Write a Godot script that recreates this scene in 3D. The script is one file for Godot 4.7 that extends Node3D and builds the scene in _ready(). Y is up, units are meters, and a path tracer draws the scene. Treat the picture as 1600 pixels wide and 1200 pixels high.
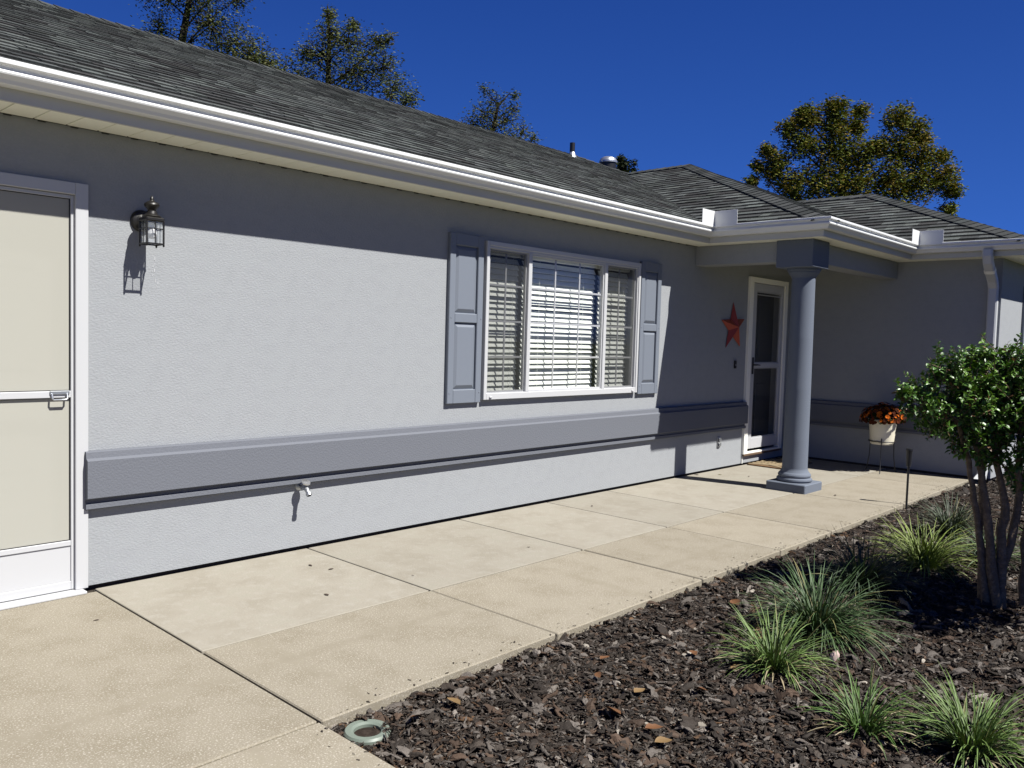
extends Node3D

# ---------------------------------------------------------------- mesh building
class MB:
	var st := SurfaceTool.new()
	var col := Color.WHITE
	var group := 1
	func _init():
		st.begin(Mesh.PRIMITIVE_TRIANGLES)
		st.set_smooth_group(-1)
	func flat():
		st.set_smooth_group(-1)
	func smooth():
		group += 1
		st.set_smooth_group(group)
	func v(p: Vector3):
		st.set_color(col)
		st.add_vertex(p)
	func tri(a: Vector3, b: Vector3, c: Vector3, out: Vector3):
		if (b - a).cross(c - a).dot(out) > 0.0:
			v(a); v(c); v(b)
		else:
			v(a); v(b); v(c)
	func quad(a: Vector3, b: Vector3, c: Vector3, d: Vector3, out: Vector3):
		tri(a, b, c, out)
		tri(a, c, d, out)
	func box(lo: Vector3, hi: Vector3, bev := 0.0):
		var c := (lo + hi) * 0.5
		var h := (hi - lo) * 0.5
		bev = minf(bev, minf(h.x, minf(h.y, h.z)) * 0.9)
		var axes := [Vector3.RIGHT, Vector3.UP, Vector3.BACK]
		for i in 3:
			var n: Vector3 = axes[i]
			var a: Vector3 = axes[(i + 1) % 3]
			var b: Vector3 = axes[(i + 2) % 3]
			var hn: float = h[i]
			var ha: float = h[(i + 1) % 3] - bev
			var hb: float = h[(i + 2) % 3] - bev
			for s in [-1.0, 1.0]:
				var o: Vector3 = c + n * hn * s
				quad(o - a * ha - b * hb, o + a * ha - b * hb, o + a * ha + b * hb, o - a * ha + b * hb, n * s)
		if bev <= 0.0:
			return
		for i in 3:
			var n: Vector3 = axes[i]
			var a: Vector3 = axes[(i + 1) % 3]
			var b: Vector3 = axes[(i + 2) % 3]
			var hn: float = h[i] - bev
			var ha: float = h[(i + 1) % 3]
			var hb: float = h[(i + 2) % 3]
			for s in [-1.0, 1.0]:
				for t in [-1.0, 1.0]:
					var p: Vector3 = c + a * ha * s + b * (hb - bev) * t
					var q: Vector3 = c + a * (ha - bev) * s + b * hb * t
					quad(p - n * hn, p + n * hn, q + n * hn, q - n * hn, a * s + b * t)
		for x in [-1.0, 1.0]:
			for y in [-1.0, 1.0]:
				for z in [-1.0, 1.0]:
					var k := Vector3(x, y, z)
					var p := c + h * k
					tri(p - Vector3(0, bev * y, bev * z), p - Vector3(bev * x, 0, bev * z), p - Vector3(bev * x, bev * y, 0), k)
	# a profile given as (out, up) pairs, swept along a straight run; miters move the ends by out * miter
	func sweep(profile: PackedVector2Array, from: Vector3, to: Vector3, out: Vector3, m0 := 0.0, m1 := 0.0, caps := true, closed := true):
		var dir := (to - from).normalized()
		var n := profile.size()
		var A := []
		var B := []
		var mid := Vector2.ZERO
		for p in profile:
			mid += p / n
			A.append(from + out * p.x + Vector3.UP * p.y - dir * p.x * m0)
			B.append(to + out * p.x + Vector3.UP * p.y + dir * p.x * m1)
		var area := 0.0
		for i in n:
			var p := profile[i]
			var q := profile[(i + 1) % n]
			area += p.x * q.y - q.x * p.y
		for i in (n if closed else n - 1):
			var j := (i + 1) % n
			var e := profile[j] - profile[i]
			var nn := Vector2(e.y, -e.x) * signf(area)
			quad(A[i], A[j], B[j], B[i], out * nn.x + Vector3.UP * nn.y)
		if caps and closed:
			var t := Geometry2D.triangulate_polygon(profile)
			for k in range(0, t.size(), 3):
				tri(A[t[k]], A[t[k + 1]], A[t[k + 2]], -dir)
				tri(B[t[k]], B[t[k + 1]], B[t[k + 2]], dir)
	# profile of (radius, height) pairs turned about the y axis through c
	func lathe(profile: Array, c: Vector3, segs := 24, axis := Vector3.UP):
		var u := axis.cross(Vector3.RIGHT if absf(axis.x) < 0.8 else Vector3.UP).normalized()
		var w := axis.cross(u)
		for i in profile.size() - 1:
			var p: Array = profile[i]
			var q: Array = profile[i + 1]
			smooth()
			var e := Vector2(q[0] - p[0], q[1] - p[1])
			for k in segs:
				var a := TAU * k / segs
				var b := TAU * (k + 1) / segs
				var da := u * cos(a) + w * sin(a)
				var db := u * cos(b) + w * sin(b)
				var n := (da + db).normalized() * e.y - axis * e.x
				var p0: Vector3 = c + da * p[0] + axis * p[1]
				var p1: Vector3 = c + db * p[0] + axis * p[1]
				var q0: Vector3 = c + da * q[0] + axis * q[1]
				var q1: Vector3 = c + db * q[0] + axis * q[1]
				if p[0] > 1e-6:
					tri(p0, p1, q1 if q[0] > 1e-6 else q0, n)
				if q[0] > 1e-6:
					tri(p0, q1, q0, n)
		flat()
	func tube(pts: Array, radii: Array, segs := 8, caps := true):
		smooth()
		var rings := []
		var last := Vector3.ZERO
		for i in pts.size():
			var d: Vector3 = (pts[mini(i + 1, pts.size() - 1)] - pts[maxi(i - 1, 0)]).normalized()
			var u := last - d * last.dot(d)
			if u.length() < 0.1:
				u = d.cross(Vector3.RIGHT if absf(d.x) < 0.7 else Vector3.UP)
			u = u.normalized()
			last = u
			var w := d.cross(u)
			var ring := []
			for k in segs:
				var a := TAU * k / segs
				ring.append(pts[i] + (u * cos(a) + w * sin(a)) * radii[i])
			rings.append(ring)
		for i in pts.size() - 1:
			for k in segs:
				var j := (k + 1) % segs
				var mid: Vector3 = (rings[i][k] + rings[i][j]) * 0.5 - pts[i]
				quad(rings[i][k], rings[i][j], rings[i + 1][j], rings[i + 1][k], mid)
		flat()
		if caps:
			for e in [0, pts.size() - 1]:
				var d: Vector3 = pts[e] - pts[1 if e == 0 else e - 1]
				for k in segs:
					tri(pts[e], rings[e][k], rings[e][(k + 1) % segs], d)
	func done() -> ArrayMesh:
		st.index()
		st.generate_normals()
		return st.commit()

var used := {}
func numbered(parent: Node, called: String) -> String:
	var key := str(parent.get_instance_id()) + called
	var n: int = used.get(key, 0)
	used[key] = n + 1
	return called if n == 0 else "%s_%03d" % [called, n]

func put(mesh: Mesh, called: String, m: Material, parent: Node = self) -> MeshInstance3D:
	var o := MeshInstance3D.new()
	o.name = numbered(parent, called)
	o.mesh = mesh
	o.material_override = m
	parent.add_child(o, true)
	return o

func obj(called: String, mb: MB, m: Material, parent: Node = self) -> MeshInstance3D:
	return put(mb.done(), called, m, parent)

func bx(called: String, lo: Vector3, hi: Vector3, m: Material, parent: Node = self, bev := 0.0) -> MeshInstance3D:
	var mb := MB.new()
	mb.box(lo, hi, bev)
	return obj(called, mb, m, parent)

func thing(called: String, label: String, category: String, at := Vector3.ZERO, group := "") -> Node3D:
	var o := Node3D.new()
	o.name = numbered(self, called)
	add_child(o, true)
	o.position = at
	return tag(o, label, category, group)

func tag(o: Node3D, label: String, category: String, group := "") -> Node3D:
	o.set_meta("label", label)
	o.set_meta("category", category)
	if group:
		o.set_meta("group", group)
	return o

func node(called: String, parent: Node) -> Node3D:
	var o := Node3D.new()
	o.name = numbered(parent, called)
	parent.add_child(o, true)
	return o

func scatter(called: String, mesh: Mesh, places: Array, colors: Array, m: Material, parent: Node) -> MultiMeshInstance3D:
	var mm := MultiMesh.new()
	mm.transform_format = MultiMesh.TRANSFORM_3D
	mm.use_colors = colors.size() > 0
	mm.mesh = mesh
	mm.instance_count = places.size()
	for i in places.size():
		mm.set_instance_transform(i, places[i])
		if colors.size() > 0:
			mm.set_instance_color(i, colors[i])
	var o := MultiMeshInstance3D.new()
	o.name = numbered(parent, called)
	o.multimesh = mm
	o.material_override = m
	o.set_meta("kind", "stuff")
	parent.add_child(o, true)
	return o

# ---------------------------------------------------------------- materials
func lin(r: float, g: float, b: float) -> Color:
	return Color(r, g, b).linear_to_srgb()

func mat(c: Color, rough := 0.7, metal := 0.0, spec := 0.5) -> StandardMaterial3D:
	var m := StandardMaterial3D.new()
	m.albedo_color = c.linear_to_srgb()
	m.roughness = rough
	m.metallic = metal
	m.metallic_specular = spec
	return m

func noise(seed_: int, freq: float, oct := 3, kind := FastNoiseLite.TYPE_SIMPLEX_SMOOTH) -> FastNoiseLite:
	var n := FastNoiseLite.new()
	n.seed = seed_
	n.frequency = freq
	n.noise_type = kind
	n.fractal_octaves = oct
	return n

func tri_map(m: StandardMaterial3D, tile: float):
	m.uv1_triplanar = true
	m.uv1_world_triplanar = true
	m.uv1_scale = Vector3.ONE / tile

func bump(m: StandardMaterial3D, img: Image, strength: float, tile: float):
	var h := img.duplicate()
	h.convert(Image.FORMAT_RGBA8)
	h.bump_map_to_normal_map(strength)
	m.normal_enabled = true
	m.normal_texture = ImageTexture.create_from_image(h)
	tri_map(m, tile)

# an image from a few seamless noises: each layer is [noise, low, high, colour, amount]
func layered(size: int, base: Color, layers: Array) -> Image:
	var img := Image.create(size, size, false, Image.FORMAT_RGB8)
	var data := []
	for l in layers:
		var im: Image = l[0].get_seamless_image(size, size)
		im.convert(Image.FORMAT_L8)
		data.append(im.get_data())
	for y in size:
		for x in size:
			var c := base
			for k in layers.size():
				var l: Array = layers[k]
				var t: float = clampf((data[k][y * size + x] / 255.0 - l[1]) / (l[2] - l[1]), 0.0, 1.0) * l[4]
				c = c.lerp(l[3], t)
			img.set_pixel(x, y, c.linear_to_srgb())
	return img

var M := {}
func make_materials():
	var stucco: Image = noise(11, 0.045, 3).get_seamless_image(512, 512)
	var wall_tint := layered(256, Color(0.2499, 0.2607, 0.2741), [[noise(5, 0.012, 4), 0.4, 0.8, Color(0.2366, 0.2468, 0.2598), 0.6], [noise(6, 0.06, 3), 0.55, 0.8, Color(0.2672, 0.2766, 0.2884), 0.5]])
	var w := mat(Color.WHITE, 0.92, 0.0, 0.25)
	w.albedo_texture = ImageTexture.create_from_image(wall_tint)
	bump(w, stucco, 4.0, 0.40)
	w.normal_scale = 0.5
	w.uv1_scale = Vector3(2.3, 3.5, 2.3)
	M.stucco = w
	var t := mat(Color(0.112, 0.119, 0.138), 0.85, 0.0, 0.3)
	bump(t, stucco, 5.0, 0.4)
	t.normal_scale = 0.3
	M.trim = t
	var cl := mat(Color(0.108, 0.124, 0.155), 0.8, 0.0, 0.3)
	bump(cl, stucco, 5.0, 0.4)
	cl.normal_scale = 0.3
	M.column = cl
	M.beam = w
	M.shutter = mat(Color(0.135, 0.152, 0.183), 0.5)
	M.white = mat(Color(0.40, 0.405, 0.415), 0.4)
	M.white_matt = mat(Color(0.44, 0.44, 0.42), 0.6)
	M.cream = mat(Color(0.76, 0.75, 0.68), 0.55)
	M.vinyl = mat(Color(0.82, 0.82, 0.70), 0.5)
	M.gutter = mat(Color(0.60, 0.61, 0.61), 0.35)
	M.dark = mat(Color(0.012, 0.012, 0.014), 0.8)
	M.groove = mat(Color(0.05, 0.047, 0.042), 0.9)
	M.black = mat(Color(0.010, 0.010, 0.011), 0.4)
	M.bronze = mat(Color(0.011, 0.010, 0.009), 0.42, 0.2)
	M.chrome = mat(Color(0.62, 0.62, 0.62), 0.22, 0.9)
	M.galv = mat(Color(0.45, 0.47, 0.49), 0.35, 0.8)
	M.brown = mat(Color(0.10, 0.062, 0.038), 0.6)
	M.pipe = mat(Color(0.42, 0.43, 0.44), 0.4)
	M.star = mat(Color(0.26, 0.035, 0.022), 0.5, 0.25)
	M.pot = mat(Color(0.62, 0.58, 0.46), 0.4)
	M.soil = mat(Color(0.02, 0.015, 0.011), 1.0)
	M.pvc = mat(Color(0.125, 0.150, 0.125), 0.45)
	M.blind = mat(Color(0.72, 0.745, 0.69), 0.45)
	M.room = mat(Color(0.2, 0.19, 0.18), 0.9)
	M.interior = mat(Color(0.035, 0.037, 0.04), 0.5)
	var g := mat(Color(0.03, 0.035, 0.035), 0.02)
	g.transparency = BaseMaterial3D.TRANSPARENCY_ALPHA
	g.albedo_color.a = 0.10
	M.glass = g
	var lg := mat(Color(0.7, 0.75, 0.75), 0.05)
	lg.transparency = BaseMaterial3D.TRANSPARENCY_ALPHA
	lg.albedo_color.a = 0.12
	M.lamp_glass = lg
	var s := mat(Color(0.02, 0.022, 0.022), 0.9)
	s.transparency = BaseMaterial3D.TRANSPARENCY_ALPHA
	s.albedo_color.a = 0.42
	M.insect = s
	# beige screen cloth with its faint weave, and the door behind it
	var sc := mat(Color(0.345, 0.34, 0.30), 0.95, 0.0, 0.2)
	sc.transparency = BaseMaterial3D.TRANSPARENCY_ALPHA
	sc.albedo_color.a = 0.88
	M.screen = sc
	M.garage = mat(Color(0.50, 0.49, 0.45), 0.5)
	# concrete: pale broom-finished inner slabs, shell-flecked outer slabs
	var cgrain: Image = noise(21, 0.2, 2).get_seamless_image(512, 512)
	var pale := layered(1024, Color(0.2340, 0.2159, 0.1820), [[noise(31, 0.005, 5), 0.35, 0.85, Color(0.2033, 0.1851, 0.1522), 0.8], [noise(32, 0.02, 4), 0.55, 0.9, Color(0.2536, 0.2383, 0.2074), 0.7], [noise(33, 0.2, 1), 0.80, 0.87, Color(0.2951, 0.2788, 0.2482), 0.5], [noise(37, 0.18, 2), 0.80, 0.88, Color(0.1694, 0.1511, 0.1192), 0.55]])
	var c1 := mat(Color.WHITE, 0.9, 0.0, 0.25)
	c1.albedo_texture = ImageTexture.create_from_image(pale)
	bump(c1, cgrain, 1.0, 1.0)
	c1.normal_scale = 0.25
	c1.uv1_scale = Vector3.ONE / 1.9
	M.slab_pale = c1
	var shell := layered(1024, Color(0.2101, 0.1885, 0.1520), [[noise(41, 0.005, 5), 0.35, 0.85, Color(0.1811, 0.1602, 0.1242), 0.85], [noise(42, 0.025, 4), 0.55, 0.9, Color(0.2290, 0.2071, 0.1702), 0.6], [noise(43, 0.13, 1, FastNoiseLite.TYPE_SIMPLEX), 0.80, 0.87, Color(0.3687, 0.3433, 0.3049), 0.6], [noise(44, 0.11, 2), 0.78, 0.88, Color(0.1319, 0.1090, 0.0783), 0.6]])
	var c2 := mat(Color.WHITE, 0.9, 0.0, 0.25)
	c2.albedo_texture = ImageTexture.create_from_image(shell)
	bump(c2, cgrain, 1.0, 1.0)
	c2.normal_scale = 0.22
	c2.uv1_scale = Vector3.ONE / 1.6
	M.slab_shell = c2
	M.slab_shells = []
	M.slab_pales = []
	for k in [1.0, 0.975, 0.99, 0.965]:
		var s1: StandardMaterial3D = c1.duplicate()
		s1.albedo_color = Color(k, k, k * 0.995)
		s1.uv1_offset = Vector3(k * 37.0, 0, k * 91.0)
		M.slab_pales.append(s1)
		var s2: StandardMaterial3D = c2.duplicate()
		s2.albedo_color = Color(k, k * 0.998, k * 0.985)
		s2.uv1_offset = Vector3(k * 53.0, 0, k * 17.0)
		M.slab_shells.append(s2)
	M.joint = mat(Color(0.045, 0.036, 0.028), 1.0)
	# shingles
	var sg := mat(Color.WHITE, 0.95, 0.0, 0.2)
	var gran := layered(256, Color(0.62, 0.62, 0.62), [[noise(51, 0.25, 2), 0.5, 0.8, Color(1, 1, 1), 1.0], [noise(52, 0.07, 3), 0.52, 0.78, Color(0.22, 0.22, 0.22), 0.8], [noise(53, 0.10, 2), 0.66, 0.82, Color(1.0, 1.0, 0.97), 0.9]])
	sg.albedo_texture = ImageTexture.create_from_image(gran)
	sg.vertex_color_use_as_albedo = true
	tri_map(sg, 0.35)
	M.shingle = sg
	M.deck = mat(Color(0.02, 0.02, 0.021), 1.0)
	# ground
	var mu := layered(512, Color(0.022, 0.016, 0.013), [[noise(61, 0.03, 4), 0.4, 0.8, Color(0.045, 0.034, 0.028), 0.8], [noise(62, 0.12, 2), 0.6, 0.85, Color(0.008, 0.006, 0.005), 0.8]])
	var mm := mat(Color.WHITE, 1.0, 0.0, 0.2)
	mm.albedo_texture = ImageTexture.create_from_image(mu)
	tri_map(mm, 0.8)
	M.mulch = mm
	var la := layered(256, Color(0.05, 0.065, 0.022), [[noise(71, 0.03, 4), 0.4, 0.8, Color(0.075, 0.08, 0.03), 0.8]])
	var lm := mat(Color.WHITE, 1.0, 0.0, 0.2)
	lm.albedo_texture = ImageTexture.create_from_image(la)
	tri_map(lm, 3.0)
	M.lawn = lm
	var chip := mat(Color.WHITE, 0.75, 0.0, 0.35)
	chip.vertex_color_use_as_albedo = true
	var grainy := layered(256, Color(1, 1, 1), [[noise(82, 0.05, 4), 0.35, 0.75, Color(0.35, 0.33, 0.32), 0.85], [noise(83, 0.16, 2), 0.62, 0.8, Color(0.2, 0.18, 0.17), 0.7]])
	chip.albedo_texture = ImageTexture.create_from_image(grainy)
	var bark: Image = noise(81, 0.06, 3).get_seamless_image(256, 256)
	bump(chip, bark, 6.0, 0.12)
	chip.uv1_world_triplanar = false
	chip.uv1_scale = Vector3(0.7, 2.0, 4.0)
	M.chip = chip
	M.leaf = leaf_mat(0.85, 0.6)
	M.leaf.metallic_specular = 0.2
	M.gloss_leaf = leaf_mat(0.42, 0.55)
	M.blade = leaf_mat(0.62, 0.4)
	var br := layered(256, Color(0.1495, 0.1102, 0.0728), [[noise(91, 0.02, 4), 0.4, 0.8, Color(0.2542, 0.1948, 0.1325), 0.8], [noise(92, 0.08, 3), 0.55, 0.85, Color(0.0748, 0.0538, 0.0365), 0.7]])
	var bm := mat(Color.WHITE, 0.9, 0.0, 0.2)
	bm.albedo_texture = ImageTexture.create_from_image(br)
	bump(bm, bark, 4.0, 0.25)
	M.bark = bm
	M.oak_bark = mat(Color(0.030, 0.026, 0.021), 0.95, 0.0, 0.15)

func leaf_mat(rough: float, back: float) -> StandardMaterial3D:
	var m := mat(Color.WHITE, rough)
	m.vertex_color_use_as_albedo = true
	m.backlight_enabled = true
	m.backlight = Color(back, back, back * 0.6)
	m.cull_mode = BaseMaterial3D.CULL_DISABLED
	return m

# ---------------------------------------------------------------- scene
const YS := 2.44      # soffit
const YE := 2.60      # roof edge
const SL := 0.4167    # roof pitch
const ZM := 0.29      # main eave fascia
const XP := 6.99      # porch eave fascia (faces left)
const ZP := 1.463     # porch eave fascia (faces the front)
const XW := 9.42      # wing eave fascia (faces left)
const ZW := 2.60      # wing eave fascia (faces the front)
const X2 := 9.71      # wing wall
const Z2 := 2.32      # wing front wall
var house: Node3D
var eye := Vector3(-0.5474, 1.4157, 4.6438)

func _ready():
	var cam := Camera3D.new()
	cam.name = "camera"
	cam.transform = Transform3D(Basis(Vector3(0.683288, 0.02858, 0.729589), Vector3(0.020564, 0.998084, -0.058356), Vector3(-0.729859, 0.054877, 0.681392)).orthonormalized(), eye)
	cam.fov = 49.68
	cam.near = 0.05
	cam.far = 600.0
	add_child(cam)
	cam.current = true
	var sky_mat := ProceduralSkyMaterial.new()
	sky_mat.sky_top_color = Color(0.030, 0.122, 0.34)
	sky_mat.sky_horizon_color = Color(0.17, 0.325, 0.605)
	sky_mat.sky_curve = 0.2
	sky_mat.ground_bottom_color = Color(0.2, 0.19, 0.16)
	sky_mat.ground_horizon_color = Color(0.3, 0.32, 0.3)
	sky_mat.sun_angle_max = 8.0
	var sky := Sky.new()
	sky.sky_material = sky_mat
	var env := Environment.new()
	env.background_mode = Environment.BG_SKY
	env.sky = sky
	env.tonemap_mode = Environment.TONE_MAPPER_LINEAR
	env.tonemap_exposure = 2.1
	env.sdfgi_enabled = true
	env.ssao_enabled = true
	env.ssil_enabled = true
	var we := WorldEnvironment.new()
	we.name = "world_environment"
	we.environment = env
	add_child(we)
	var sun := DirectionalLight3D.new()
	sun.name = "sun"
	sun.light_energy = 1.6
	sun.light_color = Color(1.0, 0.988, 0.962)
	sun.light_angular_distance = 0.5
	sun.shadow_enabled = true
	add_child(sun)
	sun.look_at_from_position(Vector3(0.25, 1.425, 1.0) * 10.0, Vector3.ZERO, Vector3.UP)

	make_materials()
	make_ground()
	house = thing("house", "single-storey grey stucco house with charcoal shingle roof and white eaves", "house")
	make_walls()
	make_eaves()
	make_roofs()
	make_window()
	make_garage_screen()
	make_front_door()
	make_column()
	make_wing_front()
	make_trees()
	make_shrub()
	make_grasses()
	make_fixtures()
	make_planter()
	make_litter()

func structure(o: Node) -> Node:
	o.set_meta("kind", "structure")
	return o

# ---------------------------------------------------------------- ground, paving, mulch
func make_ground():
	var mb := MB.new()
	mb.quad(Vector3(-300, -0.16, -300), Vector3(300, -0.16, -300), Vector3(300, -0.16, 300), Vector3(-300, -0.16, 300), Vector3.UP)
	structure(obj("lawn_ground", mb, M.lawn))
	# joint bed under the slabs
	var walk := structure(node("walkway", self))
	bx("joint_bed", Vector3(1.165, -0.14, -0.02), Vector3(9.70, -0.014, 2.13), M.joint, walk)
	var g := 0.006
	var xs := [1.158, 2.495, 3.861, 4.91, 5.79, 7.20, 8.80, 9.70]
	for i in xs.size() - 1:
		bx("slab", Vector3(xs[i] + g, -0.13, 0.004), Vector3(xs[i + 1] - g, 0.0, 1.227 - g), M.slab_pales[i % 4], walk, 0.003)
	var rng := RandomNumberGenerator.new()
	rng.seed = 4
	for i in xs.size() - 1:
		var lo: float = xs[i] + g
		var hi: float = xs[i + 1] - g
		if i == 5:
			hi = 8.80 - g
		bx("slab", Vector3(lo, -0.13, 1.227 + g), Vector3(hi, rng.randf_range(-0.002, 0.002), 2.146), M.slab_shells[(i + 1) % 4], walk, 0.005)
	var drive := structure(node("driveway", self))
	bx("joint_bed", Vector3(-7.0, -0.16, 0.02), Vector3(1.145, -0.02, 13.0), M.joint, drive)
	var zs := [0.05, 2.137, 5.6, 9.2, 13.0]
	var xd := [-7.0, -2.6, 1.158]
	for i in zs.size() - 1:
		for j in xd.size() - 1:
			bx("slab", Vector3(xd[j] + g, -0.15, zs[i] + g), Vector3(xd[j + 1] - g * 0.7, 0.001, zs[i + 1] - g), M.slab_shells[(i + j) % 2], drive, 0.005)
	# mulch bed: uneven soil, and bark chips over it
	var mn := noise(7, 0.9, 3)
	var x0 := 1.14
	var z0 := 2.13
	var nx := 90
	var nz := 48
	mb = MB.new()
	mb.smooth()
	for i in nx:
		for j in nz:
			var p := []
			for c in [[0, 0], [1, 0], [1, 1], [0, 1]]:
				var x: float = x0 + (i + c[0]) * 0.13
				var z: float = z0 + (j + c[1]) * 0.13
				p.append(Vector3(x, mulch_y(x, z), z))
			mb.quad(p[0], p[1], p[2], p[3], Vector3.UP)
	structure(obj("mulch_ground", mb, M.mulch))
	make_chips()

var mulch_noise := noise(7, 1.4, 3)
func mulch_y(x: float, z: float) -> float:
	var edge := smoothstep(0.0, 0.5, minf(z - 2.146, x - 1.16))
	return -0.042 + 0.012 * edge + mulch_noise.get_noise_2d(x, z) * 0.028 * (0.3 + edge)

func chip_mesh(seed_: int, sliver: bool) -> ArrayMesh:
	# a torn flake of bark: long, ragged outline, curled across, layered, with thickness
	var rng := RandomNumberGenerator.new()
	rng.seed = seed_
	var mb := MB.new()
	var n := 6
	var curl := rng.randf_range(-0.4, 1.6)
	var bow := rng.randf_range(-0.12, 0.28)
	var sway := rng.randf_range(-0.3, 0.3)
	var top := []
	var across := 0.13 if sliver else 0.46
	for i in n + 1:
		var t := float(i) / n
		var w := 0.5 * (0.25 + 0.75 * sin(PI * clampf(0.08 + 0.84 * t, 0, 1))) * rng.randf_range(0.55, 1.2)
		var sh := rng.randf_range(-0.16, 0.16) + sway * (t - 0.5) * (t - 0.5) * 4.0
		var row := []
		for k in 4:
			var s := (k / 1.5 - 1.0) * w + sh * 0.5
			row.append(Vector3((t - 0.5) + rng.randf_range(-0.07, 0.07), bow * (1.0 - 4.0 * (t - 0.5) * (t - 0.5)) - curl * s * s * 0.5 + rng.randf_range(-0.05, 0.05), s * across))
		top.append(row)
	var th := Vector3(0, -0.06, 0)
	for i in n:
		for k in 3:
			mb.quad(top[i][k], top[i + 1][k], top[i + 1][k + 1], top[i][k + 1], Vector3.UP)
		mb.quad(top[i][0], top[i + 1][0], top[i + 1][0] + th, top[i][0] + th, Vector3(0, 0, -1))
		mb.quad(top[i][3], top[i + 1][3], top[i + 1][3] + th, top[i][3] + th, Vector3(0, 0, 1))
	return mb.done()

func make_chips():
	var rng := RandomNumberGenerator.new()
	rng.seed = 99
	var kinds := 12
	var places := []
	var colors := []
	for k in kinds:
		places.append([])
		colors.append([])
	for i in 380000:
		var x := rng.randf_range(1.17, 12.4)
		var z := rng.randf_range(2.15, 6.4)
		var q := Vector3(x, 0, z) - eye
		var ahead := q.dot(Vector3(0.72986, -0.0549, -0.6814))
		var side := q.dot(Vector3(0.6833, 0.0286, 0.7296))
		var d := q.length()
		var keep := clampf(12.0 / (d * d), 0.11, 1.0)
		if ahead < 1.5 or absf(side) > ahead * 0.72 + 0.3:
			keep *= 0.10
		if rng.randf() > keep or Vector2(x - 1.275, z - 2.27).length() < (0.09 if x < 1.31 else 0.05) + rng.randf() * 0.02:
			continue
		var k := rng.randi() % kinds
		var len := 0.010 + 0.034 * pow(rng.randf(), 2.3) + (0.055 if rng.randf() < 0.03 else 0.0)
		if k >= 8:
			len *= 1.35
		len *= clampf(0.85 + d * 0.06, 1.0, 1.45)
		var b := Basis(Vector3.UP, rng.randf() * TAU) * Basis(Vector3.RIGHT, rng.randfn(0, 0.36)) * Basis(Vector3.BACK, rng.randfn(0, 0.30))
		b = b * Basis.from_scale(Vector3(len, len * rng.randf_range(0.6, 1.1), len * rng.randf_range(0.7, 1.5)))
		var y := mulch_y(x, z) + rng.randf_range(-0.004, 0.022)
		places[k].append(Transform3D(b, Vector3(x, y, z)))
		var v := rng.randf()
		var c := Color(0.0640, 0.0519, 0.0418)
		if v < 0.44:
			c = Color(0.0281, 0.0216, 0.0167)
		elif v < 0.62:
			c = Color(0.1086, 0.0951, 0.0828)
		elif v < 0.79:
			c = Color(0.0679, 0.0441, 0.0298)
		elif v < 0.84:
			c = Color(0.1746, 0.1548, 0.1348)
		elif v < 0.848:
			c = Color(0.3007, 0.2744, 0.2325)
		elif v < 0.87:
			c = Color(0.0970, 0.0549, 0.0279)
		c = c * rng.randf_range(0.7, 1.35)
		c.a = 1.0
		colors[k].append(c)
	for i in 260:
		var onto := rng.randf() < 0.75
		var x := rng.randf_range(1.2, 9.0) if onto else 1.165 - pow(rng.randf(), 3.0) * 0.10
		var z := 2.14 - pow(rng.randf(), 3.0) * 0.11 if onto else rng.randf_range(2.2, 3.2)
		var k := rng.randi() % kinds
		var s := rng.randf_range(0.006, 0.018)
		places[k].append(Transform3D(Basis(Vector3.UP, rng.randf() * TAU) * Basis.from_scale(Vector3.ONE * s), Vector3(x, 0.004, z)))
		colors[k].append(Color(0.05, 0.038, 0.03))
	var bed := node("bark_mulch", self)
	tag(bed, "dark brown bark mulch chips covering the planting bed", "bark mulch")
	bed.set_meta("kind", "stuff")
	for k in kinds:
		scatter("bark_chips", chip_mesh(300 + k, k >= 8), places[k], colors[k], M.chip, bed)

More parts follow.
